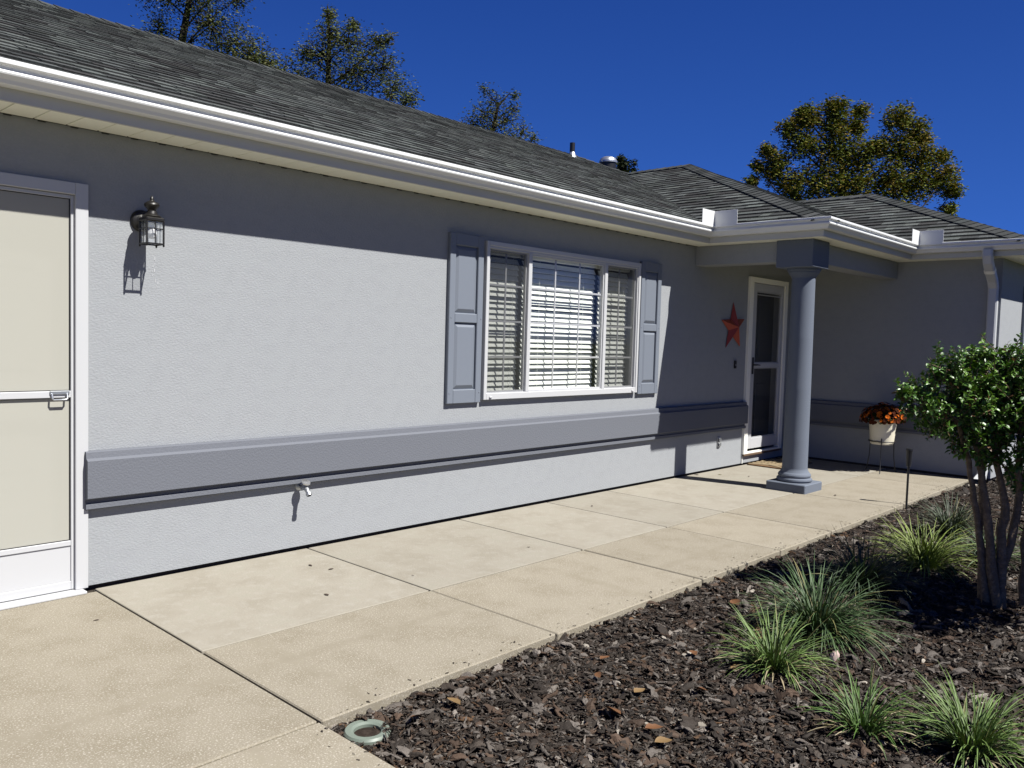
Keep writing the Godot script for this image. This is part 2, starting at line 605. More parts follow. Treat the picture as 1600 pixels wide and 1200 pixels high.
# ---------------------------------------------------------------- walls
func make_walls():
	var B := -8.3
	var mb := MB.new()
	# front wall, with openings for screen door, window and front door
	var y0 := 0.022
	mb.box(Vector3(-6.0, y0, -0.2), Vector3(-4.0, YS, 0))
	mb.box(Vector3(-4.0, 2.14, -0.2), Vector3(1.07, YS, 0))
	mb.box(Vector3(1.07, y0, -0.2), Vector3(4.085, YS, 0))
	mb.box(Vector3(4.085, y0, -0.2), Vector3(6.14, 0.945, 0))
	mb.box(Vector3(4.085, 2.155, -0.2), Vector3(6.14, YS, 0))
	mb.box(Vector3(6.14, y0, -0.2), Vector3(8.47, YS, 0))
	mb.box(Vector3(8.47, y0, -0.2), Vector3(9.36, 0.13, 0))
	mb.box(Vector3(8.47, 2.19, -0.2), Vector3(9.36, YS, 0))
	mb.box(Vector3(9.36, y0, -0.2), Vector3(X2, YS, 0))
	# wing, side and back walls
	mb.box(Vector3(X2, y0, -0.2), Vector3(X2 + 0.2, YS, Z2))
	mb.box(Vector3(X2 + 0.2, y0, Z2 - 0.2), Vector3(11.05, YS, Z2))
	mb.box(Vector3(12.6, y0, Z2 - 0.2), Vector3(14.2, YS, Z2))
	mb.box(Vector3(11.05, y0, Z2 - 0.2), Vector3(12.6, 0.94, Z2))
	mb.box(Vector3(11.05, 2.16, Z2 - 0.2), Vector3(12.6, YS, Z2))
	mb.box(Vector3(14.0, y0, B), Vector3(14.2, YS, Z2 - 0.2))
	mb.box(Vector3(-6.0, y0, B), Vector3(-5.8, YS, -0.2))
	mb.box(Vector3(-5.8, y0, B), Vector3(14.0, YS, B + 0.2))
	obj("wall", mb, M.stucco, house)
	mb = MB.new()
	mb.box(Vector3(-5.9, -0.12, B + 0.1), Vector3(9.8, 0.03, -0.025))
	mb.box(Vector3(9.8, -0.12, B + 0.1), Vector3(14.1, 0.03, Z2 - 0.03))
	mb.box(Vector3(X2 + 0.025, -0.12, -0.025), Vector3(9.8, 0.03, Z2 - 0.03))
	obj("foundation", mb, M.joint, house)
	# stucco band: sloped top, flat face, recess and small lower lip
	var prof := PackedVector2Array([Vector2(0.0, 0.754), Vector2(0.034, 0.752), Vector2(0.038, 0.748), Vector2(0.043, 0.716), Vector2(0.057, 0.709), Vector2(0.062, 0.704), Vector2(0.062, 0.505), Vector2(0.058, 0.500), Vector2(0.030, 0.497), Vector2(0.030, 0.474), Vector2(0.040, 0.470), Vector2(0.040, 0.445), Vector2(0.036, 0.440), Vector2(0.0, 0.440)])
	mb = MB.new()
	mb.sweep(prof, Vector3(1.105, 0, 0.001), Vector3(8.425, 0, 0.001), Vector3.BACK)
	obj("band", mb, M.trim, house)
	mb = MB.new()
	mb.sweep(prof, Vector3(X2 - 0.001, 0, 0.02), Vector3(X2 - 0.001, 0, Z2), Vector3.LEFT, 0.0, 1.0)
	mb.sweep(prof, Vector3(X2, 0, Z2 + 0.001), Vector3(14.2, 0, Z2 + 0.001), Vector3.BACK, 1.0, 0.0)
	obj("band", mb, M.trim, house)
	# pale drip marks on the paint right of the lantern
	var dr := RandomNumberGenerator.new()
	dr.seed = 5
	mb = MB.new()
	for k in 9:
		var x := 1.475 + dr.randfn() * 0.006 + (0.012 if k > 5 else 0.0)
		var y := 1.80 - k * 0.018 + dr.randfn() * 0.006
		mb.box(Vector3(x, y - dr.randf_range(0.006, 0.018), 0.0005), Vector3(x + dr.randf_range(0.0015, 0.004), y, 0.0018))
	obj("drip_mark", mb, mat(Color(0.42, 0.43, 0.44), 0.8), house)
	# porch beams from the column to both walls
	mb = MB.new()
	mb.box(Vector3(7.22, 2.24, 0.001), Vector3(7.43, YS - 0.001, 0.95), 0.004)
	obj("porch_beam", mb, M.beam, house)
	mb = MB.new()
	mb.box(Vector3(7.50, 2.24, 1.01), Vector3(X2 - 0.001, YS - 0.001, 1.225), 0.004)
	obj("porch_beam", mb, M.beam, house)

# ---------------------------------------------------------------- eaves
func make_eaves():
	# soffits of single white vinyl panels with a groove between each two
	var so := node("soffit", house)
	var x := -6.3
	while x < 7.02:
		var hi := minf(x + 0.305, XP - 0.002)
		if x > -2.2:
			for half in 2:
				var a := x + (hi - x) * 0.5 * half + 0.003
				var b := x + (hi - x) * 0.5 * (half + 1) - 0.003
				bx("panel", Vector3(a, YS, 0.012), Vector3(b, YS + 0.012, ZM - 0.006), M.vinyl, so, 0.002)
		x += 0.305
	bx("backing", Vector3(-6.4, YS + 0.013, 0.0), Vector3(XP, YS + 0.02, ZM - 0.002), M.groove, so)
	bx("panel", Vector3(-6.4, YS, 0.012), Vector3(-2.12, YS + 0.012, ZM - 0.006), M.vinyl, so)
	var z := 0.02
	while z < ZP - 0.02:
		var hz := minf(z + 0.15, ZP - 0.006)
		bx("panel", Vector3(XP + 0.006, YS, z + 0.002), Vector3(XW - 0.003, YS + 0.012, hz - 0.002), M.vinyl, so, 0.002)
		z += 0.15
	z = ZP - 0.006
	while z < ZW - 0.02:
		var hz := minf(z + 0.15, ZW - 0.006)
		bx("panel", Vector3(XW + 0.006, YS, z + 0.002), Vector3(X2 + 0.1, YS + 0.012, hz - 0.002), M.vinyl, so, 0.002)
		z += 0.15
	bx("panel", Vector3(XW, YS, 0.02), Vector3(X2 + 0.1, YS + 0.011, ZP - 0.008), M.vinyl, so)
	bx("panel", Vector3(X2 + 0.102, YS, Z2 - 0.1), Vector3(14.5, YS + 0.012, ZW - 0.006), M.vinyl, so)
	bx("backing", Vector3(XP + 0.004, YS + 0.013, 0.0), Vector3(14.5, YS + 0.02, ZP - 0.004), M.groove, so)
	bx("backing", Vector3(XW + 0.004, YS + 0.013, ZP - 0.002), Vector3(14.5, YS + 0.021, ZW - 0.004), M.groove, so)
	# dark vent notches along the wall
	var vb := MB.new()
	x = -2.0
	while x < 6.9:
		vb.box(Vector3(x + 0.135, YS - 0.006, 0.001), Vector3(x + 0.17, YS - 0.0005, 0.014))
		x += 0.153
	var vn := obj("vent_notch", vb, M.dark, so)
	vn.set_meta("kind", "stuff")
	# fascia boards
	var fp := PackedVector2Array([Vector2(0, YS - 0.004), Vector2(0, YE), Vector2(-0.02, YE), Vector2(-0.02, YS - 0.004)])
	# gutter section: ogee front, rolled lip
	var gp := PackedVector2Array([Vector2(0.002, 2.494), Vector2(0.056, 2.494), Vector2(0.063, 2.498), Vector2(0.072, 2.514), Vector2(0.085, 2.527), Vector2(0.092, 2.533), Vector2(0.095, 2.541), Vector2(0.093, 2.548), Vector2(0.086, 2.552), Vector2(0.083, 2.558), Vector2(0.084, 2.566), Vector2(0.090, 2.572), Vector2(0.100, 2.574), Vector2(0.105, 2.577), Vector2(0.106, 2.586), Vector2(0.105, 2.596), Vector2(0.097, 2.599), Vector2(0.090, 2.593), Vector2(0.078, 2.566), Vector2(0.077, 2.552), Vector2(0.054, 2.502), Vector2(0.008, 2.502), Vector2(0.008, 2.603), Vector2(0.002, 2.603)])
	var runs := [
		[Vector3(-6.5, 0, ZM), Vector3(XP, 0, ZM), Vector3.BACK, 0.0, -1.0],
		[Vector3(XP, 0, ZM), Vector3(XP, 0, ZP), Vector3.LEFT, -1.0, 1.0],
		[Vector3(XP, 0, ZP), Vector3(XW, 0, ZP), Vector3.BACK, 1.0, -1.0],
		[Vector3(XW, 0, ZP), Vector3(XW, 0, ZW), Vector3.LEFT, -1.0, 1.0],
		[Vector3(XW, 0, ZW), Vector3(14.5, 0, ZW), Vector3.BACK, 1.0, 0.0]]
	for r in runs:
		var mb := MB.new()
		mb.sweep(fp, r[0], r[1], r[2], r[3], r[4])
		obj("fascia", mb, M.white_matt, house)
		mb = MB.new()
		mb.sweep(gp, r[0], r[1], r[2], r[3], r[4])
		var gt := obj("gutter", mb, M.gutter, house)
	# bent sheet splash guards at the two inside corners
	for c in [Vector3(XP - 0.102, 2.585, ZM + 0.102), Vector3(XW - 0.102, 2.585, ZP + 0.102)]:
		var mb := MB.new()
		mb.box(c + Vector3(-0.23, 0, -0.002), c + Vector3(0.0, 0.15, 0.002), 0.001)
		mb.box(c + Vector3(0.0, 0, -0.002), c + Vector3(0.004, 0.15, 0.25), 0.001)
		obj("splash_guard", mb, M.gutter, house)
	# downspout near the wing corner
	var ds := node("downspout", house)
	var mb := MB.new()
	var path := [Vector3(XW - 0.06, 2.50, 2.25), Vector3(XW - 0.06, 2.44, 2.25), Vector3(XW - 0.03, 2.37, 2.25), Vector3(XW + 0.06, 2.29, 2.25), Vector3(XW + 0.18, 2.20, 2.25), Vector3(X2 - 0.045, 2.12, 2.25), Vector3(X2 - 0.042, 2.03, 2.25), Vector3(X2 - 0.042, 0.12, 2.25), Vector3(X2 - 0.09, 0.04, 2.25), Vector3(X2 - 0.25, 0.0, 2.25)]
	rect_pipe(mb, path, 0.036, 0.048)
	obj("pipe", mb, M.pipe, ds)
	mb = MB.new()
	rect_pipe(mb, [Vector3(XW + 0.045, 2.305, 2.25), Vector3(XW + 0.075, 2.275, 2.25)], 0.040, 0.052)
	obj("elbow_collar", mb, M.cream, ds)
	bx("strap", Vector3(X2 - 0.082, 1.3, 2.19), Vector3(X2 - 0.001, 1.33, 2.31), M.pipe, ds, 0.002)

func rect_pipe(mb: MB, pts: Array, hw: float, hz: float):
	var prev := []
	for i in pts.size():
		var d: Vector3 = (pts[mini(i + 1, pts.size() - 1)] - pts[maxi(i - 1, 0)]).normalized()
		var w := Vector3.BACK
		var u := d.cross(w).normalized()
		var p: Vector3 = pts[i]
		var ring := []
		for c in [[-1, -0.7], [-0.7, -1], [0.7, -1], [1, -0.7], [1, 0.7], [0.7, 1], [-0.7, 1], [-1, 0.7]]:
			ring.append(p + u * hw * c[0] + w * hz * c[1])
		if i > 0:
			for k in 8:
				var j := (k + 1) % 8
				mb.quad(prev[k], prev[j], ring[j], ring[k], (ring[k] + ring[j]) * 0.5 - p)
		prev = ring

# ---------------------------------------------------------------- roofs
func make_roofs():
	var a := Vector3(0, SL, -1).normalized()     # up the slope of a front-facing plane
	var roof := node("roof", house)
	var ry := 4.42
	var rz := ZM - (ry - YE) / SL
	var ey := 4.15
	var et := (ey - YE) / SL
	var xr := XP + et
	var zv := ZM - et
	var zq := ZP - et
	var rx := xr - (ry - ey) / SL
	var wt := 2.53
	var wy := YE + wt * SL
	var ex := Vector3(XW, YE, ZW)
	var planes := [
		# [origin on the eave, along, inward, polygon in (along, plan distance from the eave)]
		[Vector3(0, YE, ZM), Vector3.RIGHT, Vector3.FORWARD, PackedVector2Array([Vector2(-6.5, -0.03), Vector2(XP + 0.03, -0.03), Vector2(xr, et), Vector2(rx, ZM - rz), Vector2(-6.5, ZM - rz)])],
		[Vector3(XP, YE, 0), Vector3.FORWARD, Vector3.RIGHT, PackedVector2Array([Vector2(-ZM + 0.0, -0.03), Vector2(-ZP - 0.03, -0.03), Vector2(-zq, et), Vector2(-zv, et)])],
		[Vector3(0, YE, ZP), Vector3.RIGHT, Vector3.FORWARD, PackedVector2Array([Vector2(XP - 0.03, -0.03), Vector2(XW + 0.03, -0.03), Vector2(XW + wt, wt), Vector2(XW + et, et), Vector2(xr, et)])],
		[Vector3(XW, YE, 0), Vector3.FORWARD, Vector3.RIGHT, PackedVector2Array([Vector2(-ZP, -0.03), Vector2(-ZW - 0.03, -0.03), Vector2(-ZW + wt, wt), Vector2(-ZP + wt, wt)])],
		[Vector3(0, YE, ZW), Vector3.RIGHT, Vector3.FORWARD, PackedVector2Array([Vector2(XW - 0.03, -0.03), Vector2(14.5, -0.03), Vector2(XW + wt, wt)])],
	]
	var pieces := []
	var rng := RandomNumberGenerator.new()
	rng.seed = 12
	var deck := MB.new()
	var tone := noise(14, 0.35, 2)
	for pi in planes.size():
		var P: Array = planes[pi]
		var n: Vector3 = (Vector3.UP - P[2] * SL).normalized()
		var at := func(q: Vector2, h: float) -> Vector3: return P[0] + P[1] * q.x + P[2] * q.y + Vector3.UP * q.y * SL + n * h
		var poly: PackedVector2Array = P[3]
		var t := Geometry2D.triangulate_polygon(poly)
		for k in range(0, t.size(), 3):
			deck.tri(at.call(poly[t[k]], -0.012), at.call(poly[t[k + 1]], -0.012), at.call(poly[t[k + 2]], -0.012), n)
		var lo := Vector2(1e9, 1e9)
		var hi := -lo
		for q in poly:
			lo = lo.min(q)
			hi = hi.max(q)
		var expo := 0.135
		var row := 0
		var y := -0.03
		while y < hi.y:
			var x := lo.x - rng.randf() * 0.3
			while x < hi.x:
				var w := rng.randf_range(0.10, 0.21)
				var cell := PackedVector2Array([Vector2(x + 0.002, y), Vector2(x + w - 0.002, y), Vector2(x + w - 0.002, y + expo + 0.02), Vector2(x + 0.002, y + expo + 0.02)])
				for c in Geometry2D.intersect_polygons(cell, poly):
					if c.size() < 3:
						continue
					pieces.append([pi, c, y, expo, rng.randf(), 0.5 + 0.5 * tone.get_noise_3d(x * 3.2 + pi * 40.0, y * 5.0, 3.0), rng.randf()])
				x += w
			y += expo
			row += 1
	# individual shingles where they show largest, the rest as one mass
	var ranked := []
	for i in pieces.size():
		var pc: Array = pieces[i]
		var P: Array = planes[pc[0]]
		var mid := Vector2.ZERO
		for q in pc[1]:
			mid += q / pc[1].size()
		var w: Vector3 = P[0] + P[1] * mid.x + P[2] * mid.y + Vector3.UP * mid.y * SL
		var n: Vector3 = (Vector3.UP - P[2] * SL).normalized()
		var d := w - eye
		var ahead := d.dot(Vector3(0.72986, -0.0549, -0.6814))
		var inside := ahead > 0.5 and absf(d.dot(Vector3(0.6833, 0.0286, 0.7296))) < ahead * 0.64
		var rect: float = absf(Geometry2D.triangulate_polygon(pc[1]).size()) * 0.0 + poly_area(pc[1])
		ranked.append([-(rect * maxf(0.0, -n.dot(d.normalized())) / d.length_squared()) if inside else 1.0, i])
	ranked.sort_custom(func(p, q): return p[0] < q[0])
	var rest := MB.new()
	for r in ranked.size():
		var pc: Array = pieces[ranked[r][1]]
		if r < 290 and ranked[r][0] < 0.0:
			var mb := MB.new()
			shingle(mb, planes[pc[0]], pc)
			obj("shingle", mb, M.shingle, roof)
		else:
			shingle(rest, planes[pc[0]], pc)
	obj("shingles", rest, M.shingle, roof).set_meta("kind", "stuff")
	# hidden far slopes
	var s2 := Vector3(14.5, YE, ZW)
	deck.quad(Vector3(-6.5, ry - 0.014, rz), Vector3(rx, ry - 0.014, rz), Vector3(14.5, YE, -8.6), Vector3(-6.5, YE, -8.6), Vector3(0, 1, -1))
	deck.tri(Vector3(rx, ry - 0.014, rz), Vector3(xr, ey - 0.014, zv), Vector3(14.5, YE, -8.6), Vector3(1, 1, 0))
	deck.quad(Vector3(xr, ey - 0.014, zv), Vector3(xr, ey - 0.014, zq), Vector3(14.5, YE, zq), Vector3(14.5, YE, -8.6), Vector3(1, 1, 0))
	deck.quad(Vector3(XW + wt, wy - 0.014, ZW - wt), Vector3(XW + wt, wy - 0.014, -2.4), Vector3(14.5, YE, -2.4), s2, Vector3(1, 1, 0))
	deck.tri(Vector3(-6.5, ry - 0.014, rz), Vector3(-6.5, YE, ZM), Vector3(-6.5, YE, -8.6), Vector3.LEFT)
	# low rear gable that shows a sliver above the main ridge
	deck.tri(Vector3(6.9, 4.475, rz - 0.35), Vector3(6.15, 4.30, rz - 0.30), Vector3(8.3, 4.30, rz - 0.30), Vector3(0, 0, 1))
	deck.tri(Vector3(6.9, 4.475, rz - 0.35), Vector3(6.15, 4.30, rz - 0.30), Vector3(6.9, 3.6, rz - 2.0), Vector3(-1, 1, 0))
	deck.tri(Vector3(6.9, 4.475, rz - 0.35), Vector3(8.3, 4.30, rz - 0.30), Vector3(6.9, 3.6, rz - 2.0), Vector3(1, 1, 0))
	obj("roof_deck", deck, M.deck, roof)
	# cap shingles on hips and ridges
	var n_front := Vector3(0, 1, SL).normalized()
	var n_left := Vector3(-SL, 1, 0).normalized()
	var n_back := Vector3(0, 1, -SL).normalized()
	var n_right := Vector3(SL, 1, 0).normalized()
	caps("hip_cap", Vector3(XP - 0.03, YE - 0.012, ZP + 0.03), Vector3(xr, ey, zq), n_left, n_front, roof, rng)
	caps("hip_cap", Vector3(XW - 0.03, YE - 0.012, ZW + 0.03), Vector3(XW + wt, wy, ZW - wt), n_left, n_front, roof, rng)
	caps("ridge_cap", Vector3(xr, ey, zq), Vector3(xr, ey, zv), n_left, n_right, roof, rng)
	caps("ridge_cap", Vector3(XW + wt, wy, ZW - wt), Vector3(XW + wt, wy, ZP - wt), n_left, n_right, roof, rng)
	caps("ridge_cap", Vector3(1.0, ry, rz), Vector3(rx, ry, rz), n_front, n_back, roof, rng)
	caps("hip_cap", Vector3(xr, ey, zv), Vector3(rx, ry, rz), n_front, n_right, roof, rng)
	# vents
	var v := node("plumbing_vent", roof)
	var mb := MB.new()
	mb.lathe([[0.0, 0.0], [0.042, 0.0], [0.042, 0.24], [0.036, 0.24], [0.036, 0.16]], Vector3(9.98, 4.355, -4.0), 16)
	obj("pipe", mb, M.black, v)
	mb = MB.new()
	mb.lathe([[0.10, -0.04], [0.085, 0.0], [0.055, 0.06], [0.044, 0.09]], Vector3(9.98, 4.355, -4.0), 16)
	obj("flashing", mb, M.galv, v)
	v = node("dome_vent", roof)
	mb = MB.new()
	mb.lathe([[0.135, -0.25], [0.135, 0.12], [0.12, 0.12]], Vector3(10.55, 4.23, -3.70), 20)
	obj("vent_base", mb, M.black, v)
	mb = MB.new()
	mb.lathe([[0.12, 0.105], [0.15, 0.105], [0.148, 0.135], [0.125, 0.175], [0.08, 0.20], [0.0, 0.21]], Vector3(10.55, 4.23, -3.70), 20)
	obj("vent_hood", mb, M.galv, v)

func poly_area(p: PackedVector2Array) -> float:
	var s := 0.0
	for i in p.size():
		var q := p[(i + 1) % p.size()]
		s += p[i].x * q.y - p[i].y * q.x
	return absf(s) * 0.5

func shingle(mb: MB, P: Array, pc: Array):
	var n: Vector3 = (Vector3.UP - P[2] * SL).normalized()
	var c: PackedVector2Array = pc[1]
	var y: float = pc[2]
	var expo: float = pc[3]
	var thick: float = 0.012 if pc[4] > 0.45 else 0.008
	var k: float = pc[4]
	var base := Color(0.0856, 0.0925, 0.0911)
	if pc[6] < 0.24:
		base = Color(0.0552, 0.0580, 0.0580)
	elif pc[6] > 0.72:
		base = Color(0.1159, 0.1270, 0.1228)
	base = base.lerp(Color(0.0373, 0.0373, 0.0373), clampf((pc[5] - 0.56) * 4.0, 0.0, 0.7))
	base = base * (0.92 + 0.4 * k)
	base.a = 1.0
	var pt := func(q: Vector2, low: bool) -> Vector3:
		var h: float = 0.0 if low else lerpf(thick, 0.0015, clampf((q.y - y) / (expo + 0.02), 0.0, 1.0))
		return P[0] + P[1] * q.x + P[2] * q.y + Vector3.UP * q.y * SL + n * (h - 0.002)
	# the upper part of each exposure carries the printed dark shadow strip
	var cut := y + expo * 0.66
	for part in 2:
		var band := PackedVector2Array([Vector2(-99, y - 1 if part == 0 else cut), Vector2(99, y - 1 if part == 0 else cut), Vector2(99, cut if part == 0 else y + 1), Vector2(-99, cut if part == 0 else y + 1)])
		mb.col = base if part == 0 else Color(base.r * 0.2, base.g * 0.19, base.b * 0.19)
		for q in Geometry2D.intersect_polygons(c, band):
			var m: int = q.size()
			for i in range(1, m - 1):
				mb.tri(pt.call(q[0], false), pt.call(q[i], false), pt.call(q[i + 1], false), n)
	mb.col = base * 0.7
	mb.col.a = 1.0
	var m := c.size()
	for i in m:
		var q := c[i]
		var r := c[(i + 1) % m]
		var e := (r - q)
		if absf(e.y) < 0.001 and q.y > y + expo * 0.5:
			continue
		var out := Vector2(e.y, -e.x) * (-1.0 if Geometry2D.is_polygon_clockwise(c) else 1.0)
		mb.quad(pt.call(q, true), pt.call(r, true), pt.call(r, false), pt.call(q, false), P[1] * out.x + P[2] * out.y)
	mb.col = Color.WHITE

func caps(called: String, from: Vector3, to: Vector3, n0: Vector3, n1: Vector3, parent: Node, rng: RandomNumberGenerator):
	var d := to - from
	var len := d.length()
	d = d / len
	var s0 := n0.cross(d).normalized()
	if s0.y > 0: s0 = -s0
	var s1 := n1.cross(d).normalized()
	if s1.y > 0: s1 = -s1
	var up := (n0 + n1).normalized()
	var t := 0.0
	while t < len - 0.02:
		var e := minf(t + 0.20, len + 0.03)
		var mb := MB.new()
		var g := rng.randf_range(0.6, 1.15)
		mb.col = Color(0.075 * g, 0.08 * g, 0.080 * g)
		var w := 0.135
		var a := from + d * t + up * 0.024
		var b := from + d * e + up * 0.012
		var lift := 0.013
		var rows := []
		for q in [[a, 0.0], [b, 0.0]]:
			rows.append([q[0] + s0 * w, q[0] + s0 * 0.02 + up * 0.002, q[0] + up * 0.004, q[0] + s1 * 0.02 + up * 0.002, q[0] + s1 * w])
		for k in 4:
			mb.quad(rows[0][k], rows[0][k + 1], rows[1][k + 1], rows[1][k], n0 if k < 2 else n1)
			mb.quad(rows[0][k], rows[0][k + 1], rows[0][k + 1] - up * lift, rows[0][k] - up * lift, -d)
		for k in [0, 4]:
			var nn := s0 if k == 0 else s1
			mb.quad(rows[0][k], rows[1][k], rows[1][k] - up * lift, rows[0][k] - up * lift, nn)
		obj(called, mb, M.shingle, parent)
		t += 0.143

# ---------------------------------------------------------------- openings
func frame_ring(mb: MB, x0: float, x1: float, y0: float, y1: float, z0: float, z1: float, l: float, r: float, b: float, t: float, bev := 0.003):
	mb.box(Vector3(x0, y0, z0), Vector3(x0 + l, y1, z1), bev)
	mb.box(Vector3(x1 - r, y0, z0), Vector3(x1, y1, z1), bev)
	mb.box(Vector3(x0 + l, y0, z0 + 0.001), Vector3(x1 - r, y0 + b, z1 - 0.001), bev)
	mb.box(Vector3(x0 + l, y1 - t, z0 + 0.001), Vector3(x1 - r, y1, z1 - 0.001), bev)

func make_window():
	var w := node("window", house)
	var mb := MB.new()
	frame_ring(mb, 4.06, 6.165, 0.925, 2.172, -0.03, 0.042, 0.03, 0.03, 0.05, 0.035)
	frame_ring(mb, 4.088, 6.137, 0.957, 2.138, -0.034, 0.032, 0.016, 0.016, 0.020, 0.020, 0.002)
	mb.box(Vector3(4.558, 0.975, -0.03), Vector3(4.600, 2.12, 0.034), 0.003)
	mb.box(Vector3(5.602, 0.975, -0.03), Vector3(5.645, 2.12, 0.034), 0.003)
	obj("frame", mb, M.white, w)
	mb = MB.new()
	mb.box(Vector3(4.12, 0.938, 0.040), Vector3(4.15, 0.953, 0.050), 0.003)
	mb.box(Vector3(6.07, 0.938, 0.040), Vector3(6.10, 0.953, 0.050), 0.003)
	obj("weep_cover", mb, M.white, w)
	var secs := [[4.104, 4.558, [4.325], false], [4.600, 5.602, [4.93, 5.262], true], [5.645, 6.121, [5.875], false]]
	for s in secs:
		var zg: float = 0.012 if s[3] else 0.0
		mb = MB.new()
		frame_ring(mb, s[0], s[1], 0.977, 2.118, zg - 0.010, zg + 0.010, 0.014, 0.014, 0.016, 0.016, 0.002)
		obj("sash", mb, M.white, w)
		mb = MB.new()
		for x in s[2]:
			mb.box(Vector3(x - 0.008, 0.997, zg - 0.012), Vector3(x + 0.008, 2.098, zg - 0.004), 0.001)
		for y in [1.264, 1.551, 1.838]:
			mb.box(Vector3(s[0] + 0.02, y - 0.008, zg - 0.0125), Vector3(s[1] - 0.02, y + 0.008, zg - 0.0035), 0.001)
		obj("muntin", mb, M.white, w)
		mb = MB.new()
		mb.quad(Vector3(s[0] + 0.02, 0.997, zg), Vector3(s[1] - 0.02, 0.997, zg), Vector3(s[1] - 0.02, 2.098, zg), Vector3(s[0] + 0.02, 2.098, zg), Vector3.BACK)
		obj("pane", mb, M.glass, w)
		if not s[3]:
			mb = MB.new()
			mb.quad(Vector3(s[0] + 0.01, 0.985, 0.014), Vector3(s[1] - 0.01, 0.985, 0.014), Vector3(s[1] - 0.01, 2.11, 0.014), Vector3(s[0] + 0.01, 2.11, 0.014), Vector3.BACK)
			obj("insect_screen", mb, M.insect, w)
		# blind: one mesh for a slat, hung forty-six millimetres apart
		mb = MB.new()
		var lw: float = s[1] - s[0] - 0.012
		mb.box(Vector3(-lw * 0.5, -0.0015, -0.0245), Vector3(lw * 0.5, 0.0015, 0.0245), 0.001)
		var slat := mb.done()
		var y := 1.0
		var k := 0
		while y < 2.08:
			var o := put(slat, "slat", M.blind, w)
			o.position = Vector3((s[0] + s[1]) * 0.5, y, -0.085)
			var tilt := 62.0 + 4.0 * sin(k * 1.7 + s[0])
			if s[3] and (k == 7 or k == 15):
				tilt = 40.0
			o.rotation_degrees.x = tilt
			y += 0.0455
			k += 1
		bx("head_rail", Vector3(s[0] + 0.006, 2.085, -0.12), Vector3(s[1] - 0.006, 2.14, -0.055), M.blind, w, 0.003)
		mb = MB.new()
		for f in [0.2, 0.8]:
			var x: float = lerpf(s[0], s[1], f)
			mb.box(Vector3(x - 0.0012, 0.99, -0.0605), Vector3(x + 0.0012, 2.09, -0.0585))
		obj("cord", mb, M.blind, w)
	bx("sill", Vector3(4.085, 0.945, -0.2), Vector3(6.14, 0.957, -0.03), M.white, w)
	# a closed room behind the blinds
	mb = MB.new()
	mb.box(Vector3(3.3, 0.0, -3.6), Vector3(7.2, 0.05, -0.205))
	mb.box(Vector3(3.3, 2.45, -3.6), Vector3(7.2, 2.5, -0.2))
	mb.box(Vector3(3.25, 0.0, -3.6), Vector3(3.3, 2.5, -0.2))
	mb.box(Vector3(7.2, 0.0, -3.6), Vector3(7.25, 2.5, -0.2))
	mb.box(Vector3(3.3, 0.0, -3.65), Vector3(7.2, 2.5, -3.6))
	obj("room", mb, M.room, house)
	for xs in [[3.68, 4.035], [6.192, 6.54]]:
		shutter(xs[0], xs[1], 0.907, 2.197, 0.001)

func shutter(x0: float, x1: float, y0: float, y1: float, z: float):
	var s := node("shutter", house)
	var mb := MB.new()
	var st := 0.060
	mb.box(Vector3(x0, y0, z), Vector3(x1, y1, z + 0.012))
	mb.box(Vector3(x0, y0, z + 0.001), Vector3(x0 + st, y1, z + 0.032), 0.004)
	mb.box(Vector3(x1 - st, y0, z + 0.001), Vector3(x1, y1, z + 0.032), 0.004)
	for r in [[y0, y0 + 0.105], [1.525, 1.595], [y1 - 0.09, y1]]:
		mb.box(Vector3(x0 + st, r[0], z + 0.002), Vector3(x1 - st, r[1], z + 0.031), 0.004)
	obj("frame", mb, M.shutter, s)
	for r in [[y0 + 0.105, 1.525], [1.595, y1 - 0.09]]:
		mb = MB.new()
		var a := Vector3(x0 + st + 0.008, r[0] + 0.008, z + 0.0135)
		var b := Vector3(x1 - st - 0.008, r[1] - 0.008, z + 0.0135)
		var i := 0.026
		var h := Vector3(0, 0, 0.013)
		var lo := [a, Vector3(b.x, a.y, a.z), b, Vector3(a.x, b.y, a.z)]
		var hi := [a + Vector3(i, i, 0) + h, Vector3(b.x - i, a.y + i, a.z) + h, b - Vector3(i, i, 0) + h, Vector3(a.x + i, b.y - i, a.z) + h]
		for k in 4:
			var j := (k + 1) % 4
			mb.quad(lo[k], lo[j], hi[j], hi[k], Vector3.BACK)
		mb.quad(hi[0], hi[1], hi[2], hi[3], Vector3.BACK)
		obj("raised_panel", mb, M.shutter, s)
	mb = MB.new()
	for x in [x0 + 0.02, x1 - 0.02]:
		for y in [y0 + 0.08, 1.56, y1 - 0.08]:
			mb.lathe([[0.006, 0.0], [0.005, 0.003], [0.0, 0.004]], Vector3(x, y, z + 0.0315), 8, Vector3.BACK)
	obj("screw_head", mb, M.shutter, s)

